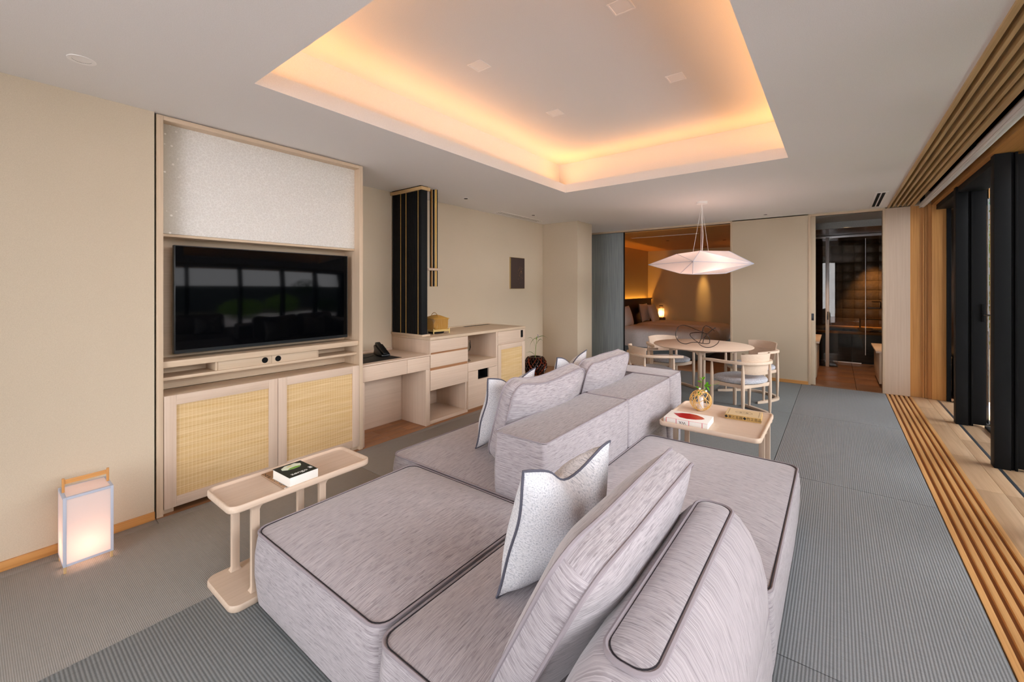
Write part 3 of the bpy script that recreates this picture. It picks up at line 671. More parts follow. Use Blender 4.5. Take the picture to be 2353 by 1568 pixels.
for pts in ([rel(.03, .30), rel(.06, .305, .01), rel(.12, .315, .02), rel(.19, .28, .02)], [rel(.02, .20), rel(.05, .255, -.02), rel(.085, .27, -.03), rel(.125, .215, -.03)],
            [rel(.0, .12), rel(-.02, .21, .02), rel(-.06, .285, .03), rel(-.12, .28, .03)], [rel(.012, .29), rel(-.03, .27, -.03), rel(-.075, .20, -.04), rel(-.085, .08, -.04)],
            [rel(0, 0), rel(-.03, .05, .01), rel(-.08, .075, .02), rel(-.14, .06, .02)], [rel(0, 0), rel(-.012, .05), rel(-.02, .075), rel(-.03, .09)]):
    leaf_blade(fw, pts, .006, 'leaf_dark')
for k in range(3):
    a = k * 2.1; c = rel(.045, .315); m = MB()
    q = [c, c + rel(.018 * math.cos(a) - .006, .018 * math.sin(a), .008), c + rel(.026 * math.cos(a), .026 * math.sin(a)), c + rel(.018 * math.cos(a) + .006, .018 * math.sin(a), -.008)]
    build('petal', m.add(q, [(0, 1, 2, 3)]), 'flower', fw, local=True)
for k in range(3): build('bud', MB().lathe([(.001, -.012), (.008, -.004), (.008, .004), (.001, .012)], 8, rel(.026 - .006 * k, .30 - .014 * k, .004 * k)), 'stem', fw, local=True)

# ------------------------------------------------------------------ sofa
def soft_block(par, name, x0, x1, y0, y1, z0, z1, crown, r, top='y', mat='sofa', bulge=.010, welt='welt', wr=.0055, seedv=1, zfeet=True, topmat=None):
    cx, cy, hx, hy = (x0 + x1) / 2, (y0 + y1) / 2, (x1 - x0) / 2, (y1 - y0) / 2
    rnd = random.Random(seedv); ph = [rnd.random() * 6 for _ in range(6)]
    base = rrect(hx, hy, r, 6, 14)
    def crw(x, y):
        u, v = abs(x / hx), abs(y / hy)
        return crown * (1 - min(1, u) ** 3.2) * (1 - min(1, v) ** 3.2) + .0025 * math.sin(9 * x + ph[0]) * math.sin(8 * y + ph[1]) * (1 - min(1, u) ** 4) * (1 - min(1, v) ** 4)
    rr = []
    H = z1 - z0
    for t_, off in ((0, -.012), (.04, 0), (.2, bulge * .6), (.45, bulge), (.7, bulge * .9), (.9, bulge * .4), (.985, -.001), (1.0, -.006)):
        k = 1 + off / min(hx, hy)
        ring = []
        for (x, y) in base:
            w_ = .0025 * math.sin(7 * (x + y) + ph[2] + 5 * t_) if .1 < t_ < .95 else 0
            ring.append((cx + x * (1 + (off + w_) / hx), cy + y * (1 + (off + w_) / hy), z0 + H * t_ + (crw(x, y) * .3 if t_ == 1 else 0)))
        rr.append(ring)
    for s_ in (.975, .94, .88, .8, .7, .58, .45, .3, .15, .04):
        rr.append([(cx + x * s_, cy + y * s_, z1 + crw(x * s_, y * s_)) for (x, y) in base])
    o = build(name, MB().rings(rr).boxuv(top), mat, par)
    if topmat:
        o.data.materials.append(M[topmat])
        for p in o.data.polygons:
            if p.normal.z > .75: p.material_index = 1
    build('piping', MB().tube([(cx + x * (1 - .001 / hx), cy + y * (1 - .001 / hy), z1 + crw(x, y) * .3 + .001) for (x, y) in base], wr, 6, closed=True), 'welt', par)
    if welt == 'welt_dark':
        build('seam', MB().tube([(cx + x * (1 - .009 / hx), cy + y * (1 - .009 / hy), z1 + crw(x, y) * .3 + .003) for (x, y) in base], .0019, 5, closed=True), 'welt_dark', par)
    return o
ZP = .335
so = thing('sofa_ottoman', 'grey square ottoman module of the sofa beside the long tray table', 'ottoman', (-1.575, 1.215, 0), 0, 'sofa modules')
soft_block(so, 'upholstery', -2.030, -1.124, .785, 1.665, .02, ZP, .048, .055, 'y', welt='welt_dark')
for x in (-1.95, -1.2):
    for y in (.87, 1.58): P(so, 'foot', 'black_matte', x - .03, x + .03, y - .03, y + .03, 0, .03)
sb = thing('corner_sofa', 'grey sofa seat module with a rounded backrest nearest the viewer', 'sofa', (-.64, 1.215, 0), 0, 'sofa modules')
soft_block(sb, 'upholstery', -1.102, -.178, .760, 1.665, .02, ZP, .048, .055, 'y', seedv=2, welt='welt_dark')
for x in (-1.03, -.26):
    for y in (.85, 1.58): P(sb, 'foot', 'black_matte', x - .03, x + .03, y - .03, y + .03, 0, .03)
# rounded backrest of the near module, with a piped panel on its top
def ring_at(cx, cy, hx, hy, r, z): return [(cx + x, cy + y, z) for x, y in rrect(hx, hy, r, 6, 12)]
bx, by = -.325, 1.145
rr = [ring_at(bx, by, .150, .47, .10, .33), ring_at(bx, by, .158, .485, .11, .40), ring_at(bx, by, .155, .485, .12, .48), ring_at(bx + .002, by, .138, .468, .12, .56), ring_at(bx + .005, by, .112, .440, .10, .62),
      ring_at(bx + .008, by, .078, .402, .06, .665), ring_at(bx + .008, by, .056, .385, .042, .680), ring_at(bx + .008, by, .051, .378, .040, .683), ring_at(bx + .008, by, .045, .367, .035, .690), ring_at(bx + .008, by, .025, .345, .02, .696), ring_at(bx + .008, by, .006, .32, .005, .698)]
bmb = MB().rings(rr); bmb.uv = []
for q in bmb.f:
    c = sum((bmb.v[i] for i in q), Vector()) / len(q)
    if c.z > .684: bmb.uv.append([(bmb.v[i].x * 1.0, bmb.v[i].y) for i in q])
    else: bmb.uv.append([((bmb.v[i].x + .4) if abs(c.y - by) < .40 else bmb.v[i].x, bmb.v[i].z + bmb.v[i].y * .35) if False else (bmb.v[i].z + abs(bmb.v[i].x - bx) * .8, bmb.v[i].y) if abs(c.y - by) < .42 else (bmb.v[i].z, bmb.v[i].x * 1.0) for i in q])
br = build('backrest', bmb, 'sofa', sb)
build('piping', MB().tube(ring_at(bx + .008, by, .055, .382, .042, .6835), .0062, 6, closed=True), 'welt', br)
build('seam', MB().tube(ring_at(bx + .008, by, .0475, .3745, .038, .6865), .0016, 5, closed=True), 'welt_dark', br)

sf = thing('sofa', 'long grey sofa seat facing the television wall', 'sofa', (-1.8, 2.7, 0), 0, 'sofa modules')
soft_block(sf, 'upholstery', -2.265, -1.128, 1.685, 3.595, .02, ZP, .050, .055, 'y', seedv=3)
for x in (-2.2, -1.2):
    for y in (1.75, 3.5): P(sf, 'foot', 'black_matte', x - .03, x + .03, y - .03, y + .03, 0, .03)
soft_block(sf, 'backrest', -1.415, -1.098, 1.690, 2.700, .30, .655, .010, .025, 'y', bulge=.004, seedv=5, topmat='sofa_nap', wr=.0035)
soft_block(sf, 'backrest', -1.415, -1.098, 2.706, 3.590, .30, .655, .010, .025, 'y', bulge=.004, seedv=6, topmat='sofa_nap', wr=.0035)
sa = thing('sofa_end_module', 'low grey sofa arm block closing the far end of the sofa', 'sofa', (-1.7, 3.78, 0), 0, 'sofa modules')
soft_block(sa, 'upholstery', -1.78, -1.105, 3.612, 3.93, .02, .655, .010, .03, 'x', bulge=.004, seedv=8, wr=.0035)
sd = thing('sofa_chaise', 'wide grey sofa seat facing the windows on the right', 'sofa', (-.64, 2.37, 0), 0, 'sofa modules')
soft_block(sd, 'upholstery', -1.092, -.180, 1.690, 3.04, .02, ZP, .048, .06, 'x', seedv=4, welt='welt_dark')
for x in (-1.02, -.26):
    for y in (1.77, 2.95): P(sd, 'foot', 'black_matte', x - .03, x + .03, y - .03, y + .03, 0, .03)

def box_cushion(lab, L, Hh, T, sag, loc, lean, yaw=0, seedv=1, group='sofa back cushions', roll=0):
    t_ = thing('back_cushion', lab, 'cushion', loc, 0, group)
    hy, hz = L / 2, Hh / 2; base = rrect(hy, hz, .105, 8, 12); rnd = random.Random(seedv); ph = rnd.random() * 6
    def dz(y, z): return -sag * (1 - (y / hy) ** 2) * max(0, z / hz) ** 1.2 + .006 * math.sin(y * 11 + ph) * max(0, z / hz)
    def ring(s_, x, bulge=0): return [(x, y * s_ * (1 + bulge), z * s_ * (1 + bulge) + dz(y * s_, z * s_)) for y, z in base]
    e = .040
    def crown(s_): return (T - .08) * (1 - s_ ** 2.4)
    S = (.04, .15, .3, .45, .6, .75, .86, .94, .985)
    rr = [ring(s_, -e - crown(s_)) for s_ in S] + [ring(1, -e), ring(1.0, -e * .5, .014), ring(1.0, 0, .02), ring(1.0, e * .5, .014), ring(1, e)] + [ring(s_, e + crown(s_)) for s_ in reversed(S)]
    m = MB().rings(rr); m.uv = []
    for q in m.f:
        c = sum((m.v[i] for i in q), Vector()) / len(q)
        edge = abs(c.x) < e * .99
        if edge and abs(c.y) > hy * .94: m.uv.append([(m.v[i].x + 2, m.v[i].z) for i in q])
        elif edge: m.uv.append([(m.v[i].y + 5, m.v[i].x * 1.0) for i in q])
        else: m.uv.append([(m.v[i].y, m.v[i].z) for i in q])
    mat = Matrix.Rotation(yaw, 4, 'Z') @ Matrix.Rotation(lean, 4, 'Y') @ Matrix.Rotation(roll, 4, 'X') @ Matrix.Translation((0, 0, hz))
    def addp(name, mb_, mt):
        uv = mb_.uv; mb_.xf(mat); mb_.uv = uv; return build(name, mb_, mt, t_, local=True)
    u = addp('cover', m, 'sofa')
    u.data.materials.append(M['sofa_nap'])
    for k, q in enumerate(u.data.polygons):
        pass
    for x in (-e, e): addp('piping', MB().tube([(x, y * 1.004, z * 1.004 + dz(y, z)) for y, z in base], .0055, 6, closed=True), 'welt')
    return t_
box_cushion('large grey box cushion leaning on the nearest rounded backrest', .84, .50, .15, .02, (-.655, 1.195, .375), R(27), 0, 1)
box_cushion('grey box cushion with a dipped top on the far seat', .80, .52, .15, .045, (-1.60, 2.295, .375), R(17), R(-2), 2)
box_cushion('grey box cushion at the far end of the far seat', .80, .52, .15, .02, (-1.57, 3.105, .375), R(15), R(1), 3)

def throw_pillow(lab, size, T, loc, lean, yaw, chop=.0, seedv=1, roll=0.):
    t_ = thing('throw_pillow', lab, 'pillow', loc, 0, 'light throw pillows with dark cord')
    n = 20; hs = size / 2; rnd = random.Random(seedv); ph = [rnd.random() * 6 for _ in range(4)]
    def pos(u, v, sgn):
        k = .085
        y = hs * u * (1 - k * (1 - v * v)); z = hs * v * (1 - k * (1 - u * u))
        if v > 0: z -= chop * v ** 2 * math.exp(-((u - .05) / .42) ** 2)
        th = T * .5 * (max(0, (1 - u * u) * (1 - v * v))) ** .55
        if chop and v > 0: th *= 1 - .55 * math.exp(-((u - .05) / .22) ** 2) * v
        wob = .010 * math.sin(4 * v + ph[0]) * (1 - v * v) * (abs(u) ** 3) + .008 * math.sin(5 * u + ph[1]) * abs(v) ** 3 * (1 - u * u)
        return Vector((sgn * th + wob + .004 * math.sin(6 * u + ph[2]) * math.sin(5 * v + ph[3]), y, z + hs))
    m = MB(); m.uv = []
    for sgn in (-1, 1):
        b = len(m.v); m.v += [pos(-1 + 2 * i / n, -1 + 2 * j / n, sgn) for j in range(n + 1) for i in range(n + 1)]
        for j in range(n):
            for i in range(n):
                a = b + j * (n + 1) + i; q = (a, a + 1, a + n + 2, a + n + 1); q = q if sgn > 0 else q[::-1]
                m.f.append(q); m.uv.append([(m.v[x].y, m.v[x].z) for x in q])
    mat = Matrix.Rotation(yaw, 4, 'Z') @ Matrix.Rotation(lean, 4, 'Y') @ Matrix.Translation((0, 0, hs)) @ Matrix.Rotation(roll, 4, 'X') @ Matrix.Translation((0, 0, -hs))
    bd = [pos(-1 + 2 * i / n, -1, 0) for i in range(n)] + [pos(1, -1 + 2 * i / n, 0) for i in range(n)] + [pos(1 - 2 * i / n, 1, 0) for i in range(n)] + [pos(-1, 1 - 2 * i / n, 0) for i in range(n)]
    uv = m.uv; m.xf(mat); m.uv = uv; build('cover', m, 'pillow', t_, local=True)
    build('cord', MB().tube(bd, .0048, 6, closed=True).xf(mat), 'pillow_cord', t_, local=True)
throw_pillow('light pillow with a dented top leaning on the nearest cushion', .46, .25, (-.845, 1.31, .372), R(14), R(-11), .085, 1, R(-2))
throw_pillow('light corded pillow in front of the dipped far cushion', .47, .20, (-1.80, 2.22, .385), R(14), R(-4), .06, 2)
throw_pillow('light corded pillow in front of the farthest cushion', .50, .18, (-1.745, 2.96, .385), R(9), R(2), .075, 3)

# ------------------------------------------------------------------ tray side tables
def tray_table(lab, x0, x1, y0, y1, zt, legs, base, lw=(.034, .022), along='y'):
    cx, cy = (x0 + x1) / 2, (y0 + y1) / 2; hx, hy = (x1 - x0) / 2, (y1 - y0) / 2
    t_ = thing('tray_table', lab, 'table', (cx, cy, 0), 0, 'pale wood tray tables')
    def rg(ins, z): return [(cx + x, cy + y, z) for x, y in rrect(hx - ins, hy - ins, max(.006, .045 - ins), 6, 1)]
    top = build('tray_top', MB().rings([rg(.010, zt - .034), rg(.002, zt - .030), rg(0, zt - .024), rg(0, zt - .003), rg(.003, zt), rg(.010, zt), rg(.013, zt - .003), rg(.018, zt - .011), rg(.022, zt - .012)]), 'pale_' + along, t_, ang=50)
    def rb(b, ins, z): 
        bx0, bx1, by0, by1 = b; return [((bx0 + bx1) / 2 + x, (by0 + by1) / 2 + y, z) for x, y in rrect((bx1 - bx0) / 2 - ins, (by1 - by0) / 2 - ins, .045 - ins, 6, 1)]
    bo = build('base_board', MB().rings([rb(base, .004, .001), rb(base, 0, .006), rb(base, 0, .026), rb(base, .004, .031)]), 'pale_' + along, t_, ang=50)
    for lx, ly in legs:
        sgn = 1 if lx < cx else -1
        w2, d2 = lw[0] / 2, lw[1] / 2
        if along == 'x': w2, d2 = d2, w2
        sec = lambda z, e=0: [(lx - d2 - e, ly - w2 - e, z), (lx + d2 + e, ly - w2 - e, z), (lx + d2 + e, ly + w2 + e, z), (lx - d2 - e, ly + w2 + e, z)]
        build('leg', MB().rings([sec(.031, .008), sec(.037, .003), sec(.048), sec(zt - .060), sec(zt - .046, .004), sec(zt - .034, .014)]), 'pale_z', t_, .002)
    for sy in sorted(set(round(l[1], 3) for l in legs)) if along == 'y' else ():
        xs_ = [l[0] for l in legs]; build('brace', MB().prism([(min(xs_), zt - .034), (max(xs_), zt - .034), (max(xs_), zt - .058), (min(xs_), zt - .040)], 'y', sy - .012, sy + .012), 'pale_x', t_)
    if along == 'x':
        for sx_ in sorted(set(round(l[0], 3) for l in legs)):
            ys_ = [l[1] for l in legs]; build('brace', MB().box(sx_ - .01, sx_ + .01, min(ys_), max(ys_), zt - .054, zt - .034), 'pale_y', t_)
    return t_
tray_table('long narrow pale wood tray table left of the ottoman', -2.365, -2.058, .700, 1.395, .452, [(-2.325, .815), (-2.098, .815), (-2.325, 1.13), (-2.098, 1.13)], (-2.365, -2.040, .700, 1.395))
tray_table('square pale wood tray table behind the chaise with two books', -1.015, -.375, 3.035, 3.735, .452, [(-.945, 3.22), (-.945, 3.52), (-.405, 3.32), (-.405, 3.62)], (-1.0, -.39, 3.06, 3.70), (.034, .022), 'x')
# books on the long table
def book(name, lab, cx, cy, z, lx, ly, h, rz, cover, spine='pages', grp=None):
    b = thing(name, lab, 'book', (cx, cy, z), rz, grp)
    build('pages', MB().box(-lx / 2 + .002, lx / 2 - .002, -ly / 2 + .002, ly / 2 - .002, .0015, h - .0015), 'pages', b, 0, local=True)
    build('cover', MB().box(-lx / 2, lx / 2, -ly / 2, ly / 2, h - .0015, h), cover, b, 0, local=True); build('cover', MB().box(-lx / 2, lx / 2, -ly / 2, ly / 2, 0, .0015), cover if name != 'paperback' else 'book_white', b, 0, local=True)
    build('spine', MB().box(lx / 2 - .0005, lx / 2 + .0012, -ly / 2, ly / 2, 0, h), spine, b, .0005, local=True)
    return b
def T2(x, y, z, rz=0, sx=1, sy=1): return Matrix.Translation((x, y, z)) @ Matrix.Rotation(rz, 4, 'Z') @ Matrix.Diagonal((sx, sy, 1, 1))
mg = book('magazine', 'thin magazine under the green book', -2.213, 1.02, .4405, .245, .165, .006, R(1), 'mag_brown', 'book_white')
for i in range(22): 
    x = .005 + (i % 11) * .011; y = -.078 + .006 * (i // 11) + .004 * (i % 3)
    if i % 2 == 0: build('print', MB().box(x, x + .010, y, y + .004 + .006 * ((i * 7) % 5) / 5, .0058, .0063), 'mag_grey', mg, 0, local=True)
for i in range(9): 
    build('print', MB().box(-.118 + .008 * i, -.114 + .008 * i, -.080 + .003 * ((i * 3) % 4), -.072 + .004 * ((i * 5) % 3), .0058, .0063), 'ink', mg, 0, local=True)
zb = book('paperback', 'thick paperback with a white lotus on its dark green cover', -2.155, 1.023, .4468, .170, .140, .045, R(2), 'cover_dark', 'book_white')
pt = MB()
def blob(pts): return MB().prism([(x, y) for x, y in pts], 'z', .0452, .0456)
build('print', blob([(-.030, -.050), (-.052, -.045), (-.058, -.035), (-.072, -.018), (-.068, .010), (-.074, .030), (-.060, .040), (-.052, .052), (-.030, .045), (-.012, .030), (-.008, 0), (-.014, -.030)]), 'petal', zb, 0, local=True)
build('print', blob([(-.014, -.030), (-.008, 0), (-.012, .030), (-.024, .038), (-.030, .015), (-.026, -.015)]).xf(Matrix.Translation((0, 0, .0003))), 'petal_green', zb, 0, local=True)
build('print', blob([(-.055, -.018), (-.06, .004), (-.05, .01), (-.046, -.012)]).xf(Matrix.Translation((0, 0, .0003))), 'petal_yellow', zb, 0, local=True)
build('lettering', text_mb('zengo', .030, T2(.052, -.008, .0455, R(90), 1.15, 1)), 'book_white', zb, 0, smooth=False, local=True)
build('lettering', text_mb('禅\n語', .014, T2(.040, .055, .0455, R(90), 1.2, .9)), 'book_white', zb, 0, smooth=False, local=True)
# books and ball vase on the square table
rb_ = thing('hardcover_book', 'white book with a red lacquer dish on its cover', 'book', (-.840, 3.168, .4405), R(2))
build('body', MB().box(-.145, .145, -.105, .105, 0, .040), 'book_white', rb_, .002, local=True)
build('print', MB().prism([(-.112, .030), (-.085, .040), (-.06, .062), (-.01, .078), (.04, .070), (.085, .036), (.106, .004), (.094, -.022), (.055, -.050), (0, -.064), (-.05, -.050), (-.085, -.008)], 'z', .0401, .0406), 'red_lacquer', rb_, 0, local=True)
for x in (-.127, -.060, .025, .110): build('band', MB().box(x - .0018, x + .0018, -.1056, -.1046, .001, .039), 'book_pink', rb_, 0, local=True)
for z in (.002, .0385): build('band', MB().box(-.127, .145, -.1056, -.1046, z, z + .0012), 'book_pink', rb_, 0, local=True)
build('spine_label', MB().box(-.058, .023, -.1057, -.1047, .004, .037), 'white_paint', rb_, 0, local=True)
build('lettering', text_mb('WA', .027, Matrix.Translation((-.018, -.1059, .020)) @ Matrix.Rotation(R(90), 4, 'X') @ Matrix.Rotation(R(180), 4, 'Z')), 'ink', rb_, 0, smooth=False, local=True)
build('emblem', MB().tube([(-.136 + .005 * math.cos(a * PI / 6), -.1058, .020 + .007 * math.sin(a * PI / 6)) for a in range(12)], .0007, 4, closed=True), 'ink', rb_, 0, local=True)
tb = thing('tan_book', 'old tan book with black characters along its spine', 'book', (-.545, 3.527, .4405), R(4))
build('body', MB().box(-.115, .115, -.093, .093, 0, .034), 'book_tan', tb, .002, local=True)
build('cover', MB().box(-.113, .113, -.091, .091, .0335, .0352), 'book_tan_top', tb, 0, local=True)
build('lettering', text_mb('◆東と五器◆竹工芸品', .0235, Matrix.Translation((0, -.0934, .017)) @ Matrix.Rotation(R(90), 4, 'X')), 'ink', tb, 0, smooth=False, local=True)
build('print', MB().tube([(.055 * math.cos(a * PI / 12), .034 * math.sin(a * PI / 12), .0352) for a in range(24)], .0009, 4, closed=True), 'ink', tb, 0, local=True)
build('lettering', text_mb('美の壺', .020, T2(0, 0, .0352)), 'ink', tb, 0, smooth=False, local=True)
for x in (-.098, .098): build('print', MB().box(x - .001, x + .001, -.075, .075, .035, .0355), 'ink', tb, 0, local=True)
bv = thing('bamboo_ball_vase', 'ball of loose bamboo strips around a white tube vase', 'vase', (-.846, 3.528, .4405))
rnd = random.Random(11); RB = .079
for k in range(15):
    ax = Vector((rnd.gauss(0, 1), rnd.gauss(0, 1), rnd.gauss(0, .7))).normalized(); u = ax.orthogonal().normalized(); v = ax.cross(u); off = rnd.uniform(-.45, .45); rr_ = RB * math.sqrt(1 - off * off)
    pts = [Vector((0, 0, RB + .002)) + ax * off * RB + (u * math.cos(a * PI / 16) + v * math.sin(a * PI / 16)) * rr_ * (1 + .02 * math.sin(3 * a + k)) for a in range(32)]
    build('bamboo_strip', MB().tube(pts, .0023, 5, closed=True), 'bamboo_ball', bv, local=True)
build('tube', MB().lathe([(.022, .003), (.0225, .008), (.0205, .112), (.0185, .114), (.018, .07)], 20), 'ceramic', bv, local=True)
sp = thing('green_sprig', 'fresh green leafy sprig in the bamboo ball vase', 'plant', (-.846, 3.528, .550))
build('stem', MB().tube(crom([(0, 0, -.09), (0, 0, .03), rel(.005, .08), rel(.012, .135)], 5), .0014, 5), 'stem', sp, local=True)
build('stem', MB().tube(crom([(0, 0, .03), rel(.05, .085), rel(.11, .092), rel(.155, .115)], 5), .0012, 5), 'stem', sp, local=True)
def leaf(par, base, dirv, L, W, mat='leaf'):
    d = dirv.normalized(); s_ = d.cross(Vector((.3, -.4, .85))).normalized(); up = s_.cross(d).normalized()
    v = [base, base + d * L * .35 + s_ * W * .5 + up * W * .12, base + d * L * .35 - up * W * .05, base + d * L * .35 - s_ * W * .5 + up * W * .12, base + d * L * .7 + s_ * W * .36 + up * W * .05, base + d * L * .7 - up * W * .1, base + d * L * .7 - s_ * W * .36 + up * W * .05, base + d * L - up * W * .25]
    build('leaf', MB().add(v, [(0, 1, 2), (0, 2, 3), (1, 4, 5, 2), (2, 5, 6, 3), (4, 7, 5), (5, 7, 6)]), mat, par, local=True)
for b_, d_ in ((rel(0, .03), rel(-.6, .1, -.5)), (rel(.002, .05), rel(-.7, .6, .2)), (rel(.012, .13), rel(-.4, .4, -.3)), (rel(.012, .13), rel(.5, .5, .2)), (rel(.01, .11), rel(-.6, .2, .5)),
               (rel(.035, .07), rel(.2, .9, -.2)), (rel(.045, .08), rel(.8, .3, -.4)), (rel(.045, .08), rel(.5, -.8, -.3)), (rel(.03, .06), rel(.3, -.9, -.6)), (rel(.05, .085), rel(.4, .6, .6)), (rel(0, .02), rel(-.8, -.2, -.3))):
    leaf(sp, b_, d_, .036 + .012 * rnd.random(), .02)
for b_ in (rel(-.012, .062, -.01), rel(.012, .035, -.015), rel(.035, .045, -.015)): build('blossom', MB().lathe([(.001, -.008), (.008, -.003), (.008, .004), (.001, .009)], 8, b_), 'berry', sp, local=True)

# ------------------------------------------------------------------ dining set
TX, TY = -1.325, 5.585
dt = thing('dining_table', 'round pale wood dining table', 'table', (TX, TY, 0))
build('table_top', MB().lathe([(.47, .672), (.538, .683), (.562, .692), (.565, .697), (.560, .702)], 72), 'pale_x', dt, local=True, ang=50)
lg = [(R(a), .36) for a in (-80, 10, 100, 190)]
for a, r in lg: build('leg', MB().lathe([(.017, .001), (.019, .02), (.0235, .35), (.022, .672)], 16, (r * math.cos(a), r * math.sin(a), 0)), 'pale_z', dt, local=True)
for k in range(4):
    a, b = lg[k][0], lg[(k + 1) % 4][0]; p, q = Vector((.36 * math.cos(a), .36 * math.sin(a), 0)), Vector((.36 * math.cos(b), .36 * math.sin(b), 0)); d = (q - p).normalized(); nrm = Vector((-d.y, d.x, 0)) * .009
    Lq = (q - p).length
    pr = [(0, .672), (Lq, .672), (Lq, .615), (Lq - .045, .620), (Lq - .06, .640), (.06, .640), (.045, .620), (0, .615)]
    vv = [p + d * s_ + Vector((0, 0, z)) + nrm for s_, z in pr] + [p + d * s_ + Vector((0, 0, z)) - nrm for s_, z in pr]
    n_ = len(pr); build('apron', MB().add(vv, [tuple(range(n_ - 1, -1, -1)), tuple(range(n_, 2 * n_))] + [(i, (i + 1) % n_, n_ + (i + 1) % n_, n_ + i) for i in range(n_)]), 'pale_x', dt, local=True)
def dining_chair(lab, x, y, face):
    c = thing('dining_chair', lab, 'chair', (x, y, 0), 0, 'armchairs around the round table')
    fp, bp = (.305, .135), (.215, -.175)
    half = [(.325, .245), (.318, .19), fp, (.285, .0), (.255, -.105), bp, (.125, -.235), (0, -.255)]
    path = crom([(px, py, 0) for px, py in half] + [(-px, py, 0) for px, py in reversed(half[:-1])], 4)
    def strip(wmax, z0, z1, zlift=0.):
        n = len(path); ins, outs = [], []
        for i, p in enumerate(path):
            a = path[max(0, i - 1)]; b = path[min(n - 1, i + 1)]; d = (b - a).normalized(); nr = Vector((-d.y, d.x, 0)); e = min(i, n - 1 - i) / 7; w_ = wmax * min(1, .12 + .88 * e)
            ins.append(p + nr * w_ * .5); outs.append(p - nr * w_ * .5)
        rr = []
        for i in range(n): lift = zlift * max(0, path[i].y + .255); rr.append([ins[i] + Vector((0, 0, z0 + lift)), outs[i] + Vector((0, 0, z0 + lift)), outs[i] + Vector((0, 0, z1 + lift)), ins[i] + Vector((0, 0, z1 + lift))])
        return MB().rings(rr)
    build('arm_rail', strip(.044, .592, .620), 'pale_y', c, .004, local=True)
    build('floor_runner', strip(.044, .001, .030), 'pale_y', c, .003, local=True)
    for sx in (-1, 1):
        for px, py in (fp, bp):
            build('leg', MB().lathe([(.010, .028), (.0125, .06), (.0185, .22), (.0185, .36), (.0165, .48), (.0105, .585), (.0105, .60)], 12, (sx * px, py, 0)), 'pale_z', c, local=True)
    m = MB(); rows = []
    for k, (z, rad, sp_) in enumerate(((.480, .268, 43), (.50, .270, 46), (.60, .276, 50), (.69, .292, 50), (.705, .294, 48))):
        pass
    nA = 16; outer = []; inner = []
    for j in range(6):
        t_ = j / 5; z = .478 + .228 * t_; rad = .262 + .032 * t_; sp_ = R(47 + 4 * t_)
        o_, i_ = [], []
        for i in range(nA + 1):
            a = -PI / 2 + sp_ * (-1 + 2 * i / nA); zz = z - (.010 * (abs(-1 + 2 * i / nA) ** 2) if j == 5 else 0) + (.012 * (abs(-1 + 2 * i / nA) ** 2) if j == 0 else 0)
            o_.append(Vector((rad * math.cos(a), .025 + rad * math.sin(a), zz))); i_.append(Vector(((rad - .013) * math.cos(a), .025 + (rad - .013) * math.sin(a), zz)))
        outer.append(o_); inner.append(i_)
    rr = [outer[j] + inner[j][::-1] for j in range(6)]
    build('backrest', MB().rings(rr), 'pale_x', c, .002, local=True)
    sh = []
    for k in range(40):
        a = 2 * PI * k / 40; ca, sa = math.cos(a), math.sin(a); e_ = 2.6
        sh.append((.275 * abs(ca) ** (2 / e_) * (1 if ca > 0 else -1) * (1 - .10 * max(0, -sa)), .015 + .235 * abs(sa) ** (2 / e_) * (1 if sa > 0 else -1)))
    rr = [[(px * s_, .015 + (py - .015) * s_, z) for px, py in sh] for s_, z in ((.90, .375), (.985, .386), (1.0, .402), (.985, .418), (.92, .428), (.75, .433), (.5, .428), (.25, .424), (.05, .423))]
    build('seat', MB().rings(rr), 'felt', c, local=True)
    build('seat_rail', MB().prism([(-.285, .375), (.285, .375), (.275, .335), (.16, .318), (-.16, .318), (-.275, .335)], 'y', .115, .133), 'pale_x', c, .002, local=True)
    build('seat_rail', MB().prism([(-.20, .375), (.20, .375), (.19, .335), (-.19, .335)], 'y', -.180, -.165), 'pale_x', c, .002, local=True)
    for sx in (-1, 1):
        p, q = Vector((sx * .29, .125, 0)), Vector((sx * .205, -.17, 0)); d = (q - p).normalized(); nn = Vector((-d.y, d.x, 0)) * .008
        build('side_rail', MB().add([p + nn + Vector((0, 0, .375)), p - nn + Vector((0, 0, .375)), q - nn + Vector((0, 0, .375)), q + nn + Vector((0, 0, .375)), p + nn + Vector((0, 0, .338)), p - nn + Vector((0, 0, .338)), q - nn + Vector((0, 0, .338)), q + nn + Vector((0, 0, .338))],
              [(0, 1, 2, 3), (7, 6, 5, 4), (0, 4, 5, 1), (1, 5, 6, 2), (2, 6, 7, 3), (3, 7, 4, 0)]), 'pale_y', c, .002, local=True)
    c.rotation_euler = (0, 0, math.atan2(face[1], face[0]) - PI / 2)
    return c
dining_chair('pale wood armchair nearest the square tray table, seen from behind', -.835, 5.27, (-.88, .47))
dining_chair('pale wood armchair behind the sofa arm, left of the table', -1.80, 5.13, (.72, .69))
dining_chair('pale wood armchair right of the table against the beige wall', -.87, 6.24, (-.60, -.80))
dining_chair('pale wood armchair beyond the table in front of the bed', -1.90, 6.12, (.70, -.71))
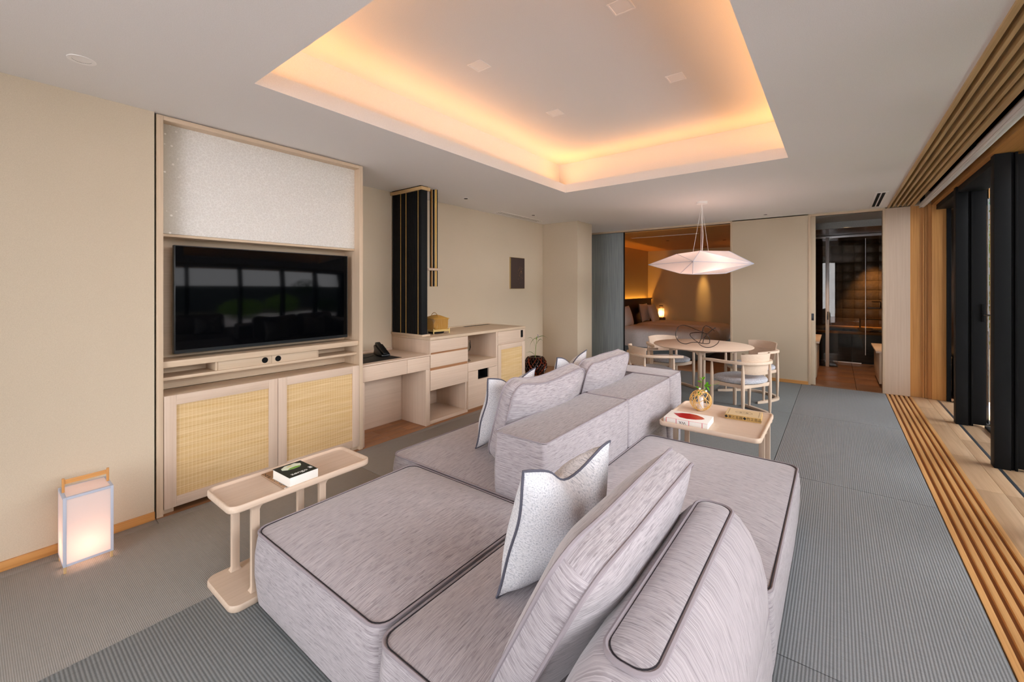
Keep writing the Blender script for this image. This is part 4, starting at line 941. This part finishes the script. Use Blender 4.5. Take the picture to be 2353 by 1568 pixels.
# wire sculpture on the table
ws = thing('wire_sculpture', 'looped dark wire sculpture standing on the dining table', 'sculpture', (TX, TY, .702))
w1 = [(-0.016, -0.122, 0.0368), (-0.083, -0.136, 0.031), (-0.151, -0.163, 0.0101), (-0.213, -0.186, 0.0315), (-0.255, -0.18, 0.0828), (-0.268, -0.152, 0.1417), (-0.253, -0.116, 0.2022), (-0.209, -0.082, 0.2314), (-0.143, -0.056, 0.2192), (-0.051, -0.086, 0.1874), (0.045, -0.139, 0.1634), (0.094, -0.164, 0.142), (0.118, -0.146, 0.0989), (0.109, -0.09, 0.0397), (0.078, -0.051, 0.0199), (0.02, -0.032, 0.0169), (-0.036, -0.012, 0.0222), (-0.094, 0.007, 0.0528), (-0.135, 0.001, 0.0958), (-0.127, -0.018, 0.1292), (-0.064, -0.033, 0.1448), (0.004, -0.045, 0.1485), (0.054, -0.069, 0.1468), (0.077, -0.089, 0.1345), (0.061, -0.127, 0.1032), (0.048, -0.137, 0.0597), (0.047, -0.162, 0.0342), (0.013, -0.163, 0.0397), (0.016, -0.098, 0.0807), (0.013, -0.037, 0.143), (0.01, 0.023, 0.1998), (0.022, 0.096, 0.2217), (0.061, 0.125, 0.2057), (0.106, 0.097, 0.1792), (0.131, 0.053, 0.1669)]
w2 = [(0.167, -0.045, 0.2189), (0.125, -0.052, 0.1882), (0.077, -0.089, 0.1345)]
w3 = [(-0.016, -0.122, 0.0368), (0.059, -0.279, 0.0188), (0.123, -0.293, 0.0045), (0.17, -0.232, 0.0098), (0.194, -0.087, 0.0327), (0.195, 0.002, 0.0573)]
for wv_ in (w1, w2, w3): build('wire', MB().tube(crom(wv_, 6), .0042, 6), 'wire', ws, local=True)

# ------------------------------------------------------------------ pendant lamp over the table
pl = thing('pendant_lamp', 'faceted white paper pendant lamp hanging over the dining table', 'lamp', (TX, TY, 1.7))
DV = Vector((-RV.y, RV.x, 0))
def pp(s_, d, z): return Vector((TX, TY, 0)) + RV * s_ + DV * d + Vector((0, 0, z))
top = [pp(-.30, .02, 1.822), pp(-.14, -.27, 1.838), pp(.22, -.22, 1.838), pp(.30, .08, 1.832), pp(.05, .30, 1.832)]
mid = [pp(-.645, .06, 1.690), pp(-.31, -.47, 1.700), pp(.635, -.02, 1.700), pp(.42, .52, 1.705), pp(-.30, .50, 1.700)]
bot = [pp(-.30, -.08, 1.575), pp(-.22, -.25, 1.562), pp(.17, -.25, 1.572), pp(.22, .08, 1.575), pp(-.04, .22, 1.575)]
vv = top + mid + bot; ff = []
for k in range(5):
    j = (k + 1) % 5
    ff += [(k, 5 + k, 5 + j), (k, 5 + j, j), (10 + k, 5 + j, 5 + k), (10 + k, 10 + j, 5 + j)]
sh = build('shade', MB().add(vv, ff), 'lamp_paper', pl, smooth=False)
for k in range(5):
    j = (k + 1) % 5
    for a, b in ((mid[k], mid[j]), (top[k], mid[k]), (top[k], mid[j]), (bot[k], mid[k]), (bot[k], mid[j]), (bot[k], bot[j])): build('rib', MB().tube([a, b], .0028, 5), 'lamp_edge', sh)
build('canopy', MB().lathe([(.060, CE - .028), (.063, CE - .024), (.063, CE)], 28, (TX, TY, 0)), 'white_trim', pl)
build('cable', MB().tube(crom([(TX, TY, CE - .02), (TX + .003, TY, 2.25), (TX + .012, TY, 2.05), (TX, TY, 1.80)], 6), .004, 6), 'white_trim', pl)
for q in (pp(-.12, -.02, 1.832), pp(.055, -.06, 1.836), pp(.04, .12, 1.834)): build('wire', MB().tube([(TX, TY, CE - .028), q], .0016, 5), 'white_trim', pl)
build('socket', MB().lathe([(.025, 1.76), (.025, 1.82)], 12, (TX, TY, 0)), 'white_trim', pl)
point('pendant_bulb', (TX, TY, 1.70), 6.0, (1.0, .60, .48), .12)

# ------------------------------------------------------------------ floor lantern
ln = thing('floor_lantern', 'white paper floor lantern with a wooden handle by the left wall', 'lamp', (-3.085, .395, 0))
lx0, lx1, ly0, ly1, lz0, lz1 = -3.170, -2.992, .305, .487, .032, .372
def sheet(x0, x1, y0, y1, z0, z1): return MB().box(x0, x1, y0, y1, z0, z1)
g = .012
build('paper', sheet(lx1 - .002, lx1, ly0 + g, ly1 - g, lz0 + g, lz1 - g), 'lamp_paper', ln); build('paper', sheet(lx0, lx0 + .002, ly0 + g, ly1 - g, lz0 + g, lz1 - g), 'lamp_paper', ln)
build('paper', sheet(lx0 + g, lx1 - g, ly0, ly0 + .002, lz0 + g, lz1 - g), 'lamp_paper', ln); build('paper', sheet(lx0 + g, lx1 - g, ly1 - .002, ly1, lz0 + g, lz1 - g), 'lamp_paper', ln)
build('paper', sheet(lx0 + g, lx1 - g, ly0 + g, ly1 - g, lz1 - .002, lz1), 'lamp_paper', ln)
for x in (lx0, lx1 - g):
    for y in (ly0, ly1 - g): P(ln, 'frame_bar', 'lamp_edge', x, x + g, y, y + g, lz0, lz1, .001)
for z in (lz0, lz1 - g):
    for x in (lx0, lx1 - g): P(ln, 'frame_bar', 'lamp_edge', x, x + g, ly0 + g, ly1 - g, z, z + g, .001)
    for y in (ly0, ly1 - g): P(ln, 'frame_bar', 'lamp_edge', lx0 + g, lx1 - g, y, y + g, z, z + g, .001)
for x in (lx0 + .002, lx1 - .012):
    for y in (ly0 + .002, ly1 - .012): P(ln, 'leg', 'tan_z', x, x + .010, y, y + .010, 0, lz0, .001)
xm = (lx0 + lx1) / 2
for y in (ly0 + .004, ly1 - .014): P(ln, 'handle_post', 'cedar_z', xm - .005, xm + .005, y, y + .010, lz1, .442, .001)
P(ln, 'handle', 'cedar_y', xm - .003, xm + .003, ly0 + .014, ly1 - .014, .412, .434, .001)
P(ln, 'bulb_bar', 'tan_y', xm - .01, xm + .01, ly0 + g, ly1 - g, lz0, lz0 + .008, .001)
point('lantern_bulb', (xm, .396, .11), .95, (1.0, .60, .42), .03)

# ------------------------------------------------------------------ bedroom beyond the sliding door
BX, BY, BC = -4.18, 11.68, 2.42
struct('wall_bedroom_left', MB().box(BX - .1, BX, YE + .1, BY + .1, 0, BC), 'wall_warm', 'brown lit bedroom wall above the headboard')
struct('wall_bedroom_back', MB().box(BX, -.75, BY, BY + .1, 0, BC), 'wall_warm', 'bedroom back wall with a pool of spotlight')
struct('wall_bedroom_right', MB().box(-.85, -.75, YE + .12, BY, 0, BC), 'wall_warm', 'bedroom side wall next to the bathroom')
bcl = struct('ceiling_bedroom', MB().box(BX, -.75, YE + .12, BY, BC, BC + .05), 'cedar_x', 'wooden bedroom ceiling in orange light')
P(bcl, 'air_slot', 'white_trim', -3.35, -2.05, 8.35, 8.36, BC - .004, BC, 0); P(bcl, 'air_slot', 'white_trim', -3.35, -2.05, 8.42, 8.43, BC - .004, BC, 0)
for x, y in ((-2.9, 9.3), (-2.55, 11.15), (-1.9, 9.9)): build('small_downlight', MB().lathe([(.035, BC - .002), (.035, BC)], 16, (x, y, 0)), 'black_matte', bcl)
fb = struct('floor_bedroom', MB().box(BX, -.75, YE, BY, -.12, -.02), 'dark_x', 'dark wood bedroom floor')
for k in range(8):
    for j in range(3): P(fb, 'plank', 'brown_x', -4.18 + j * 1.15, -4.18 + j * 1.15 + 1.148, YE + k * .15, YE + k * .15 + .149, -.02, -.002, .001)
hb = thing('headboard', 'dark brown headboard ledge glowing along its top', 'headboard', (BX + .06, 10.2, 0))
P(hb, 'panel', 'headboard', BX + .09, BX + .12, 8.5, 11.60, .03, 1.10, .004); P(hb, 'ledge', 'dark_y', BX + .09, BX + .15, 8.5, 11.60, 1.10, 1.13, .003); P(hb, 'ledge', 'dark_y', BX + .022, BX + .09, 8.5, 11.60, .98, 1.0, .003)
area('headboard_strip', (BX + .045, 10.05, 1.01), (R(180), 0, 0), .02, 3.0, 17, (1.0, .44, .07))
def bed(lab, y0, y1, sd):
    b = thing('bed', lab, 'bed', (-3.05, (y0 + y1) / 2, 0), 0, 'twin beds')
    P(b, 'base', 'bed_skirt', -3.99, -2.06, y0 + .03, y1 - .03, .02, .24, .01)
    cx, cy, hx, hy = -3.00, (y0 + y1) / 2, 1.00, (y1 - y0) / 2
    base = rrect(hx, hy, .16, 6, 12); rnd = random.Random(sd)
    def rg(s_, z, wav=0): return [(cx + x * s_ + (wav * math.sin(13 * y) if abs(x) > hx * .9 else 0), cy + y * s_ + (wav * math.sin(11 * x + sd) if abs(y) > hy * .9 else 0), z + (.012 * math.sin(3 * x + sd) * math.sin(4 * y) if s_ < .95 else 0)) for x, y in base]
    rr = [rg(.985, .19, .012), rg(1.0, .30, .010), rg(1.0, .40, .004), rg(.975, .47), rg(.92, .515), rg(.83, .54), rg(.65, .555), rg(.4, .56), rg(.1, .56)]
    build('duvet', MB().rings(rr), 'linen', b)
bed('white bed nearer the sliding door', 8.50, 10.02, 1); bed('white bed along the bedroom back wall', 10.06, 11.58, 2)
def bed_pillow(lab, x, y, lean, yaw=0, w_=.66, h=.46, T=.17):
    t_ = thing('bed_pillow', lab, 'pillow', (x, y, .545), 0, 'bed pillows'); n = 14; m = MB()
    for sgn in (-1, 1):
        b = len(m.v)
        for j in range(n + 1):
            for i in range(n + 1):
                u, v = -1 + 2 * i / n, -1 + 2 * j / n
                m.v.append(Vector((sgn * T * .5 * max(0, (1 - u * u) * (1 - v * v)) ** .4, w_ / 2 * u * (1 - .07 * (1 - v * v)), h / 2 * v * (1 - .07 * (1 - u * u)) + h / 2)))
        for j in range(n):
            for i in range(n): a = b + j * (n + 1) + i; m.f.append((a, a + 1, a + n + 2, a + n + 1) if sgn > 0 else (a + n + 1, a + n + 2, a + 1, a))
    build('case', m.xf(Matrix.Rotation(yaw, 4, 'Z') @ Matrix.Rotation(lean, 4, 'Y')), 'linen', t_, local=True)
bed_pillow('white bed pillow propped in front on the far bed', -3.66, 10.82, R(-18), R(6)); bed_pillow('white bed pillow behind another against the headboard', -3.88, 10.70, R(-10), R(4)); bed_pillow('white bed pillow half hidden by the grey sliding door', -3.72, 9.15, R(-16))
bt = thing('bedside_table', 'small bedside block in the bedroom corner', 'table', (-3.82, 11.62, 0)); P(bt, 'body', 'dark_y', -3.98, -3.70, 11.585, 11.675, 0, .60, .004)
bl2 = thing('bedside_lantern', 'small glowing paper lantern beside the bed pillows', 'lamp', (-3.80, 11.625, .60))
P(bl2, 'paper', 'lamp_paper', -3.868, -3.732, 11.590, 11.670, .615, .840, 0)
for x in (-3.872, -3.736):
    for y in (11.587, 11.667): P(bl2, 'frame_bar', 'dark_z', x, x + .008, y, y + .006, .60, .848, 0)
P(bl2, 'handle', 'dark_x', -3.845, -3.755, 11.626, 11.634, .90, .925, 0); P(bl2, 'handle_post', 'dark_z', -3.85, -3.842, 11.626, 11.634, .84, .925, 0); P(bl2, 'handle_post', 'dark_z', -3.758, -3.75, 11.626, 11.634, .84, .925, 0)
point('bedside_bulb', (-3.80, 11.63, .72), 5, (1.0, .50, .15), .02)
spot('bedroom_wall_spot', (-2.73, 11.36, BC - .02), (-2.73, 11.68, 1.28), 130, (1.0, .58, .20), 19, 1.0, .04)
point('bedroom_fill', (-1.6, 10.6, 2.1), 2.5, (1.0, .45, .12), .12)  # unseen fill light without a fitting, added to brighten the bed and room

# ------------------------------------------------------------------ bathroom beyond the narrow doorway
bf = struct('floor_bathroom', MB().box(-.70, 1.3, YE, 12.0, -.12, -.012), 'tile_gap', 'brown tiled bathroom floor')
for i in range(4):
    for j in range(6): P(bf, 'tile', 'tile_brown', -.70 + i * .50 - .08, -.70 + i * .50 + .413, YE + .08 + j * .50 - .08, YE + .08 + j * .50 + .413, -.012, 0, .001)
struct('wall_bathroom_left', MB().box(-.72, -.62, YE + .12, 12.0, 0, 2.45), 'stone_dark', 'dark stone wall at the left of the bathroom')
struct('wall_bathroom_right', MB().box(1.2, 1.3, YE + .12, 12.0, 0, 2.45), 'stone_dark', 'dark stone wall at the right of the bathroom')
wb = struct('wall_bathroom_back', MB().box(-.7, 1.3, 11.75, 11.9, 0, 2.45), 'tile_gap', 'amber lit tiled wall behind the bathtub')
t0 = None
for i in range(10):
    for j in range(10):
        dz_ = random.uniform(0, .004)
        if t0 is None: t0 = P(wb, 'tile', 'tile_wall', -.0985, .0985, 0, .012, -.0985, .0985, .001); t0.location = (-.6 + i * .2, 11.738 - dz_, .45 + j * .2)
        else: dup_mesh(t0, (-.6 + i * .2, 11.738 - dz_, .45 + j * .2), wb)
struct('ceiling_bathroom', MB().box(-.7, 1.3, 8.35, 11.9, 2.33, 2.4), 'bath_ceiling', 'dark reflective bathroom ceiling')
struct('ceiling_vestibule', MB().box(-.7, 1.3, YE + .12, 8.35, 2.43, 2.48).box(-.7, 1.3, 8.33, 8.36, 2.33, 2.45), 'grey_panel', 'grey strip of ceiling just inside the bathroom')
tubm = thing('bathtub', 'dark stone bathtub with a wooden rim behind the glass', 'bathtub', (.3, 10.85, 0))
P(tubm, 'front_panel', 'stone_dark', -.60, .225, 10.22, 10.27, 0, .53); P(tubm, 'front_panel', 'stone_dark', .23, 1.18, 10.22, 10.27, 0, .53)
P(tubm, 'rim', 'cedar_x', -.60, 1.18, 10.20, 10.32, .53, .575, .003); P(tubm, 'rim', 'cedar_x', -.60, 1.18, 11.55, 11.73, .53, .575, .003); P(tubm, 'rim', 'cedar_y', .95, 1.18, 10.32, 11.55, .53, .575, .003)
P(tubm, 'water', 'stone_dark', -.60, .95, 10.32, 11.55, .46, .47, 0)
gp = thing('glass_partition', 'clear glass shower screen with a bright steel post', 'glass screen', (.2, 9.4, 0))
P(gp, 'post', 'steel', -.160, -.108, 9.39, 9.43, 0, 2.30, .002); P(gp, 'header', 'steel', -.60, .60, 9.395, 9.425, 2.285, 2.325, .002); P(gp, 'pane', 'bath_glass', -.60, -.16, 9.405, 9.413, .01, 2.29, 0)
P(gp, 'door_pane', 'bath_glass', .02, .85, 10.10, 10.108, .02, 2.29, 0); P(gp, 'door_pane', 'bath_glass', -.108, .02, 9.405, 9.413, .02, 2.29, 0)
P(gp, 'edge_strip', 'steel', .385, .392, 9.404, 9.412, .25, 2.25, 0); P(gp, 'seal', 'steel', -.06, .36, 10.095, 10.112, .0, .018, 0)
build('door_handle', MB().tube([(-.125, 9.385, .86), (-.125, 9.34, .84), (-.125, 9.34, .98), (-.125, 9.385, .96)], .008, 6), 'chrome', gp)
sh_ = thing('shower_shelf', 'small chrome shelf with a square handle in the bathroom', 'shelf', (.52, 10.0, 1.0))
P(sh_, 'tray', 'dark_metal', .44, .64, 9.9, 10.04, 1.035, 1.047); build('frame', MB().tube([(.50, 9.97, 1.15), (.62, 9.97, 1.15), (.62, 9.97, 1.045)], .008, 4), 'chrome', sh_)
sw = thing('bath_shelf', 'lit wooden bath shelf with a round bowl', 'shelf', (.5, 11.0, .6)); P(sw, 'board', 'cedar_x', .36, .80, 10.9, 11.1, .77, .79); P(sw, 'support', 'cedar_z', .36, .38, 10.9, 11.1, .576, .77)
bwl = thing('bath_bowl', 'round wooden bowl on the bathtub rim', 'bowl', (.42, 10.30, .576)); build('shell', MB().lathe([(.05, 0), (.09, .03), (.115, .07), (.105, .07), (.08, .03), (.02, .012)], 24), 'gold_x', bwl, local=True)
for nm, lab, x0, x1, y0, y1, z in (('vanity_counter', 'pale wood vanity counter just inside the bathroom at left', -.61, -.205, 7.75, 9.0, .60), ('vanity_bench', 'pale wood bench just inside the bathroom at right', .435, 1.18, 7.78, 8.9, .515)):
    vt = thing(nm, lab, 'bench' if 'bench' in nm else 'counter', ((x0 + x1) / 2, (y0 + y1) / 2, 0)); P(vt, 'top', 'pale_y', x0, x1, y0, y1, z - .025, z, .003)
    P(vt, 'body', 'oak_z', x0 + (.0 if x0 < 0 else .035), x1 - (.035 if x0 < 0 else 0), y0 + .03, y1 - .03, .06, z - .025, .003)
spot('bath_spot', (.62, 11.35, 2.30), (.60, 11.72, .7), 200, (1.0, .58, .24), 55, .9)
spot('bath_entry_spot', (.12, 8.2, 2.40), (.10, 8.95, 0), 120, (1.0, .60, .32), 80, .8)

# ------------------------------------------------------------------ ceiling fittings
def square_spot(lab, x, y):
    t_ = thing('ceiling_spotlight', lab, 'spotlight', (x, y, IZ), 0, 'square spotlights in the ceiling recess')
    def sq(h, z): return [(-h, -h, z), (h, -h, z), (h, h, z), (-h, h, z)]
    build('trim', MB().rings([sq(.056, 0), sq(.056, -.003), sq(.049, -.003), sq(.047, -.001)], cap1=False), 'white_trim', t_, local=True, smooth=False)
    build('reflector', MB().rings([sq(.049, -.0025), sq(.026, .020)], cap0=False, cap1=False), 'white_trim', t_, local=True, smooth=False)
    build('cup', MB().lathe([(.0255, .019), (.024, .034), (.010, .044)], 20, cap0=False), 'chrome', t_, local=True)
    return t_

# (the ceiling recess has square openings so the spotlights sit in it)
for lab, x, y in (('square spotlight at the near left of the recess', -1.85, 2.06), ('square spotlight at the far right of the recess', -.88, 3.0), ('square spotlight at the far left of the recess', -1.85, 3.0), ('square spotlight cut by the top edge of the picture', -.88, 2.07)):
    square_spot(lab, x, y)
rd = thing('round_downlight', 'round downlight with a chrome reflector near the left wall', 'downlight', (-2.797, .345, CE))
build('trim', MB().lathe([(.050, 0), (.050, -.002), (.046, -.003), (.034, -.001), (.034, .001)], 36, cap1=False), 'white_trim', rd, local=True)
build('reflector', MB().lathe([(.034, -.001), (.031, .028), (.012, .045)], 30, cap0=False), 'dark_metal', rd, local=True)
for lab, x, y in (('small black ceiling pinhole light above the desk', -3.50, 3.66), ('small black ceiling pinhole light by the air slot', -3.52, 5.10), ('small black ceiling pinhole light near the end wall', -.82, 7.10)):
    t_ = thing('pinhole_light', lab, 'downlight', (x, y, CE), 0, 'small ceiling pinhole lights')
    build('trim', MB().lathe([(.034, 0), (.034, -.002), (.030, -.003)], 24), 'white_trim', t_, local=True); build('hole', MB().lathe([(.026, -.0032), (.024, -.0042)], 20), 'black_matte', t_, local=True)
av = thing('air_slot', 'long white air slot in the ceiling above the alcove', 'air vent', (-3.77, 5.1, CE))
P(av, 'frame', 'white_trim', -3.835, -3.70, 4.57, 5.66, CE - .003, CE, .001)
for k in range(3): P(av, 'slot', 'dark_metal', -3.815 + k * .036, -3.807 + k * .036, 4.60, 5.63, CE - .004, CE - .0028, 0)
aw = thing('air_grille', 'ceiling air grille with two black slots near the windows', 'air vent', (.40, 6.75, CE))
P(aw, 'frame', 'white_trim', .338, .458, 6.22, 7.30, CE - .004, CE, .001)
for k in range(2): P(aw, 'slot', 'black_matte', .362 + k * .042, .390 + k * .042, 6.26, 7.26, CE - .0052, CE - .0038, 0)
lx_ = struct('trim_desk_cable', MB().box(XA + .001, XA + .012, 4.6, 5.95, .105, .14), 'white_trim', 'low white skirting at the back of the alcove')
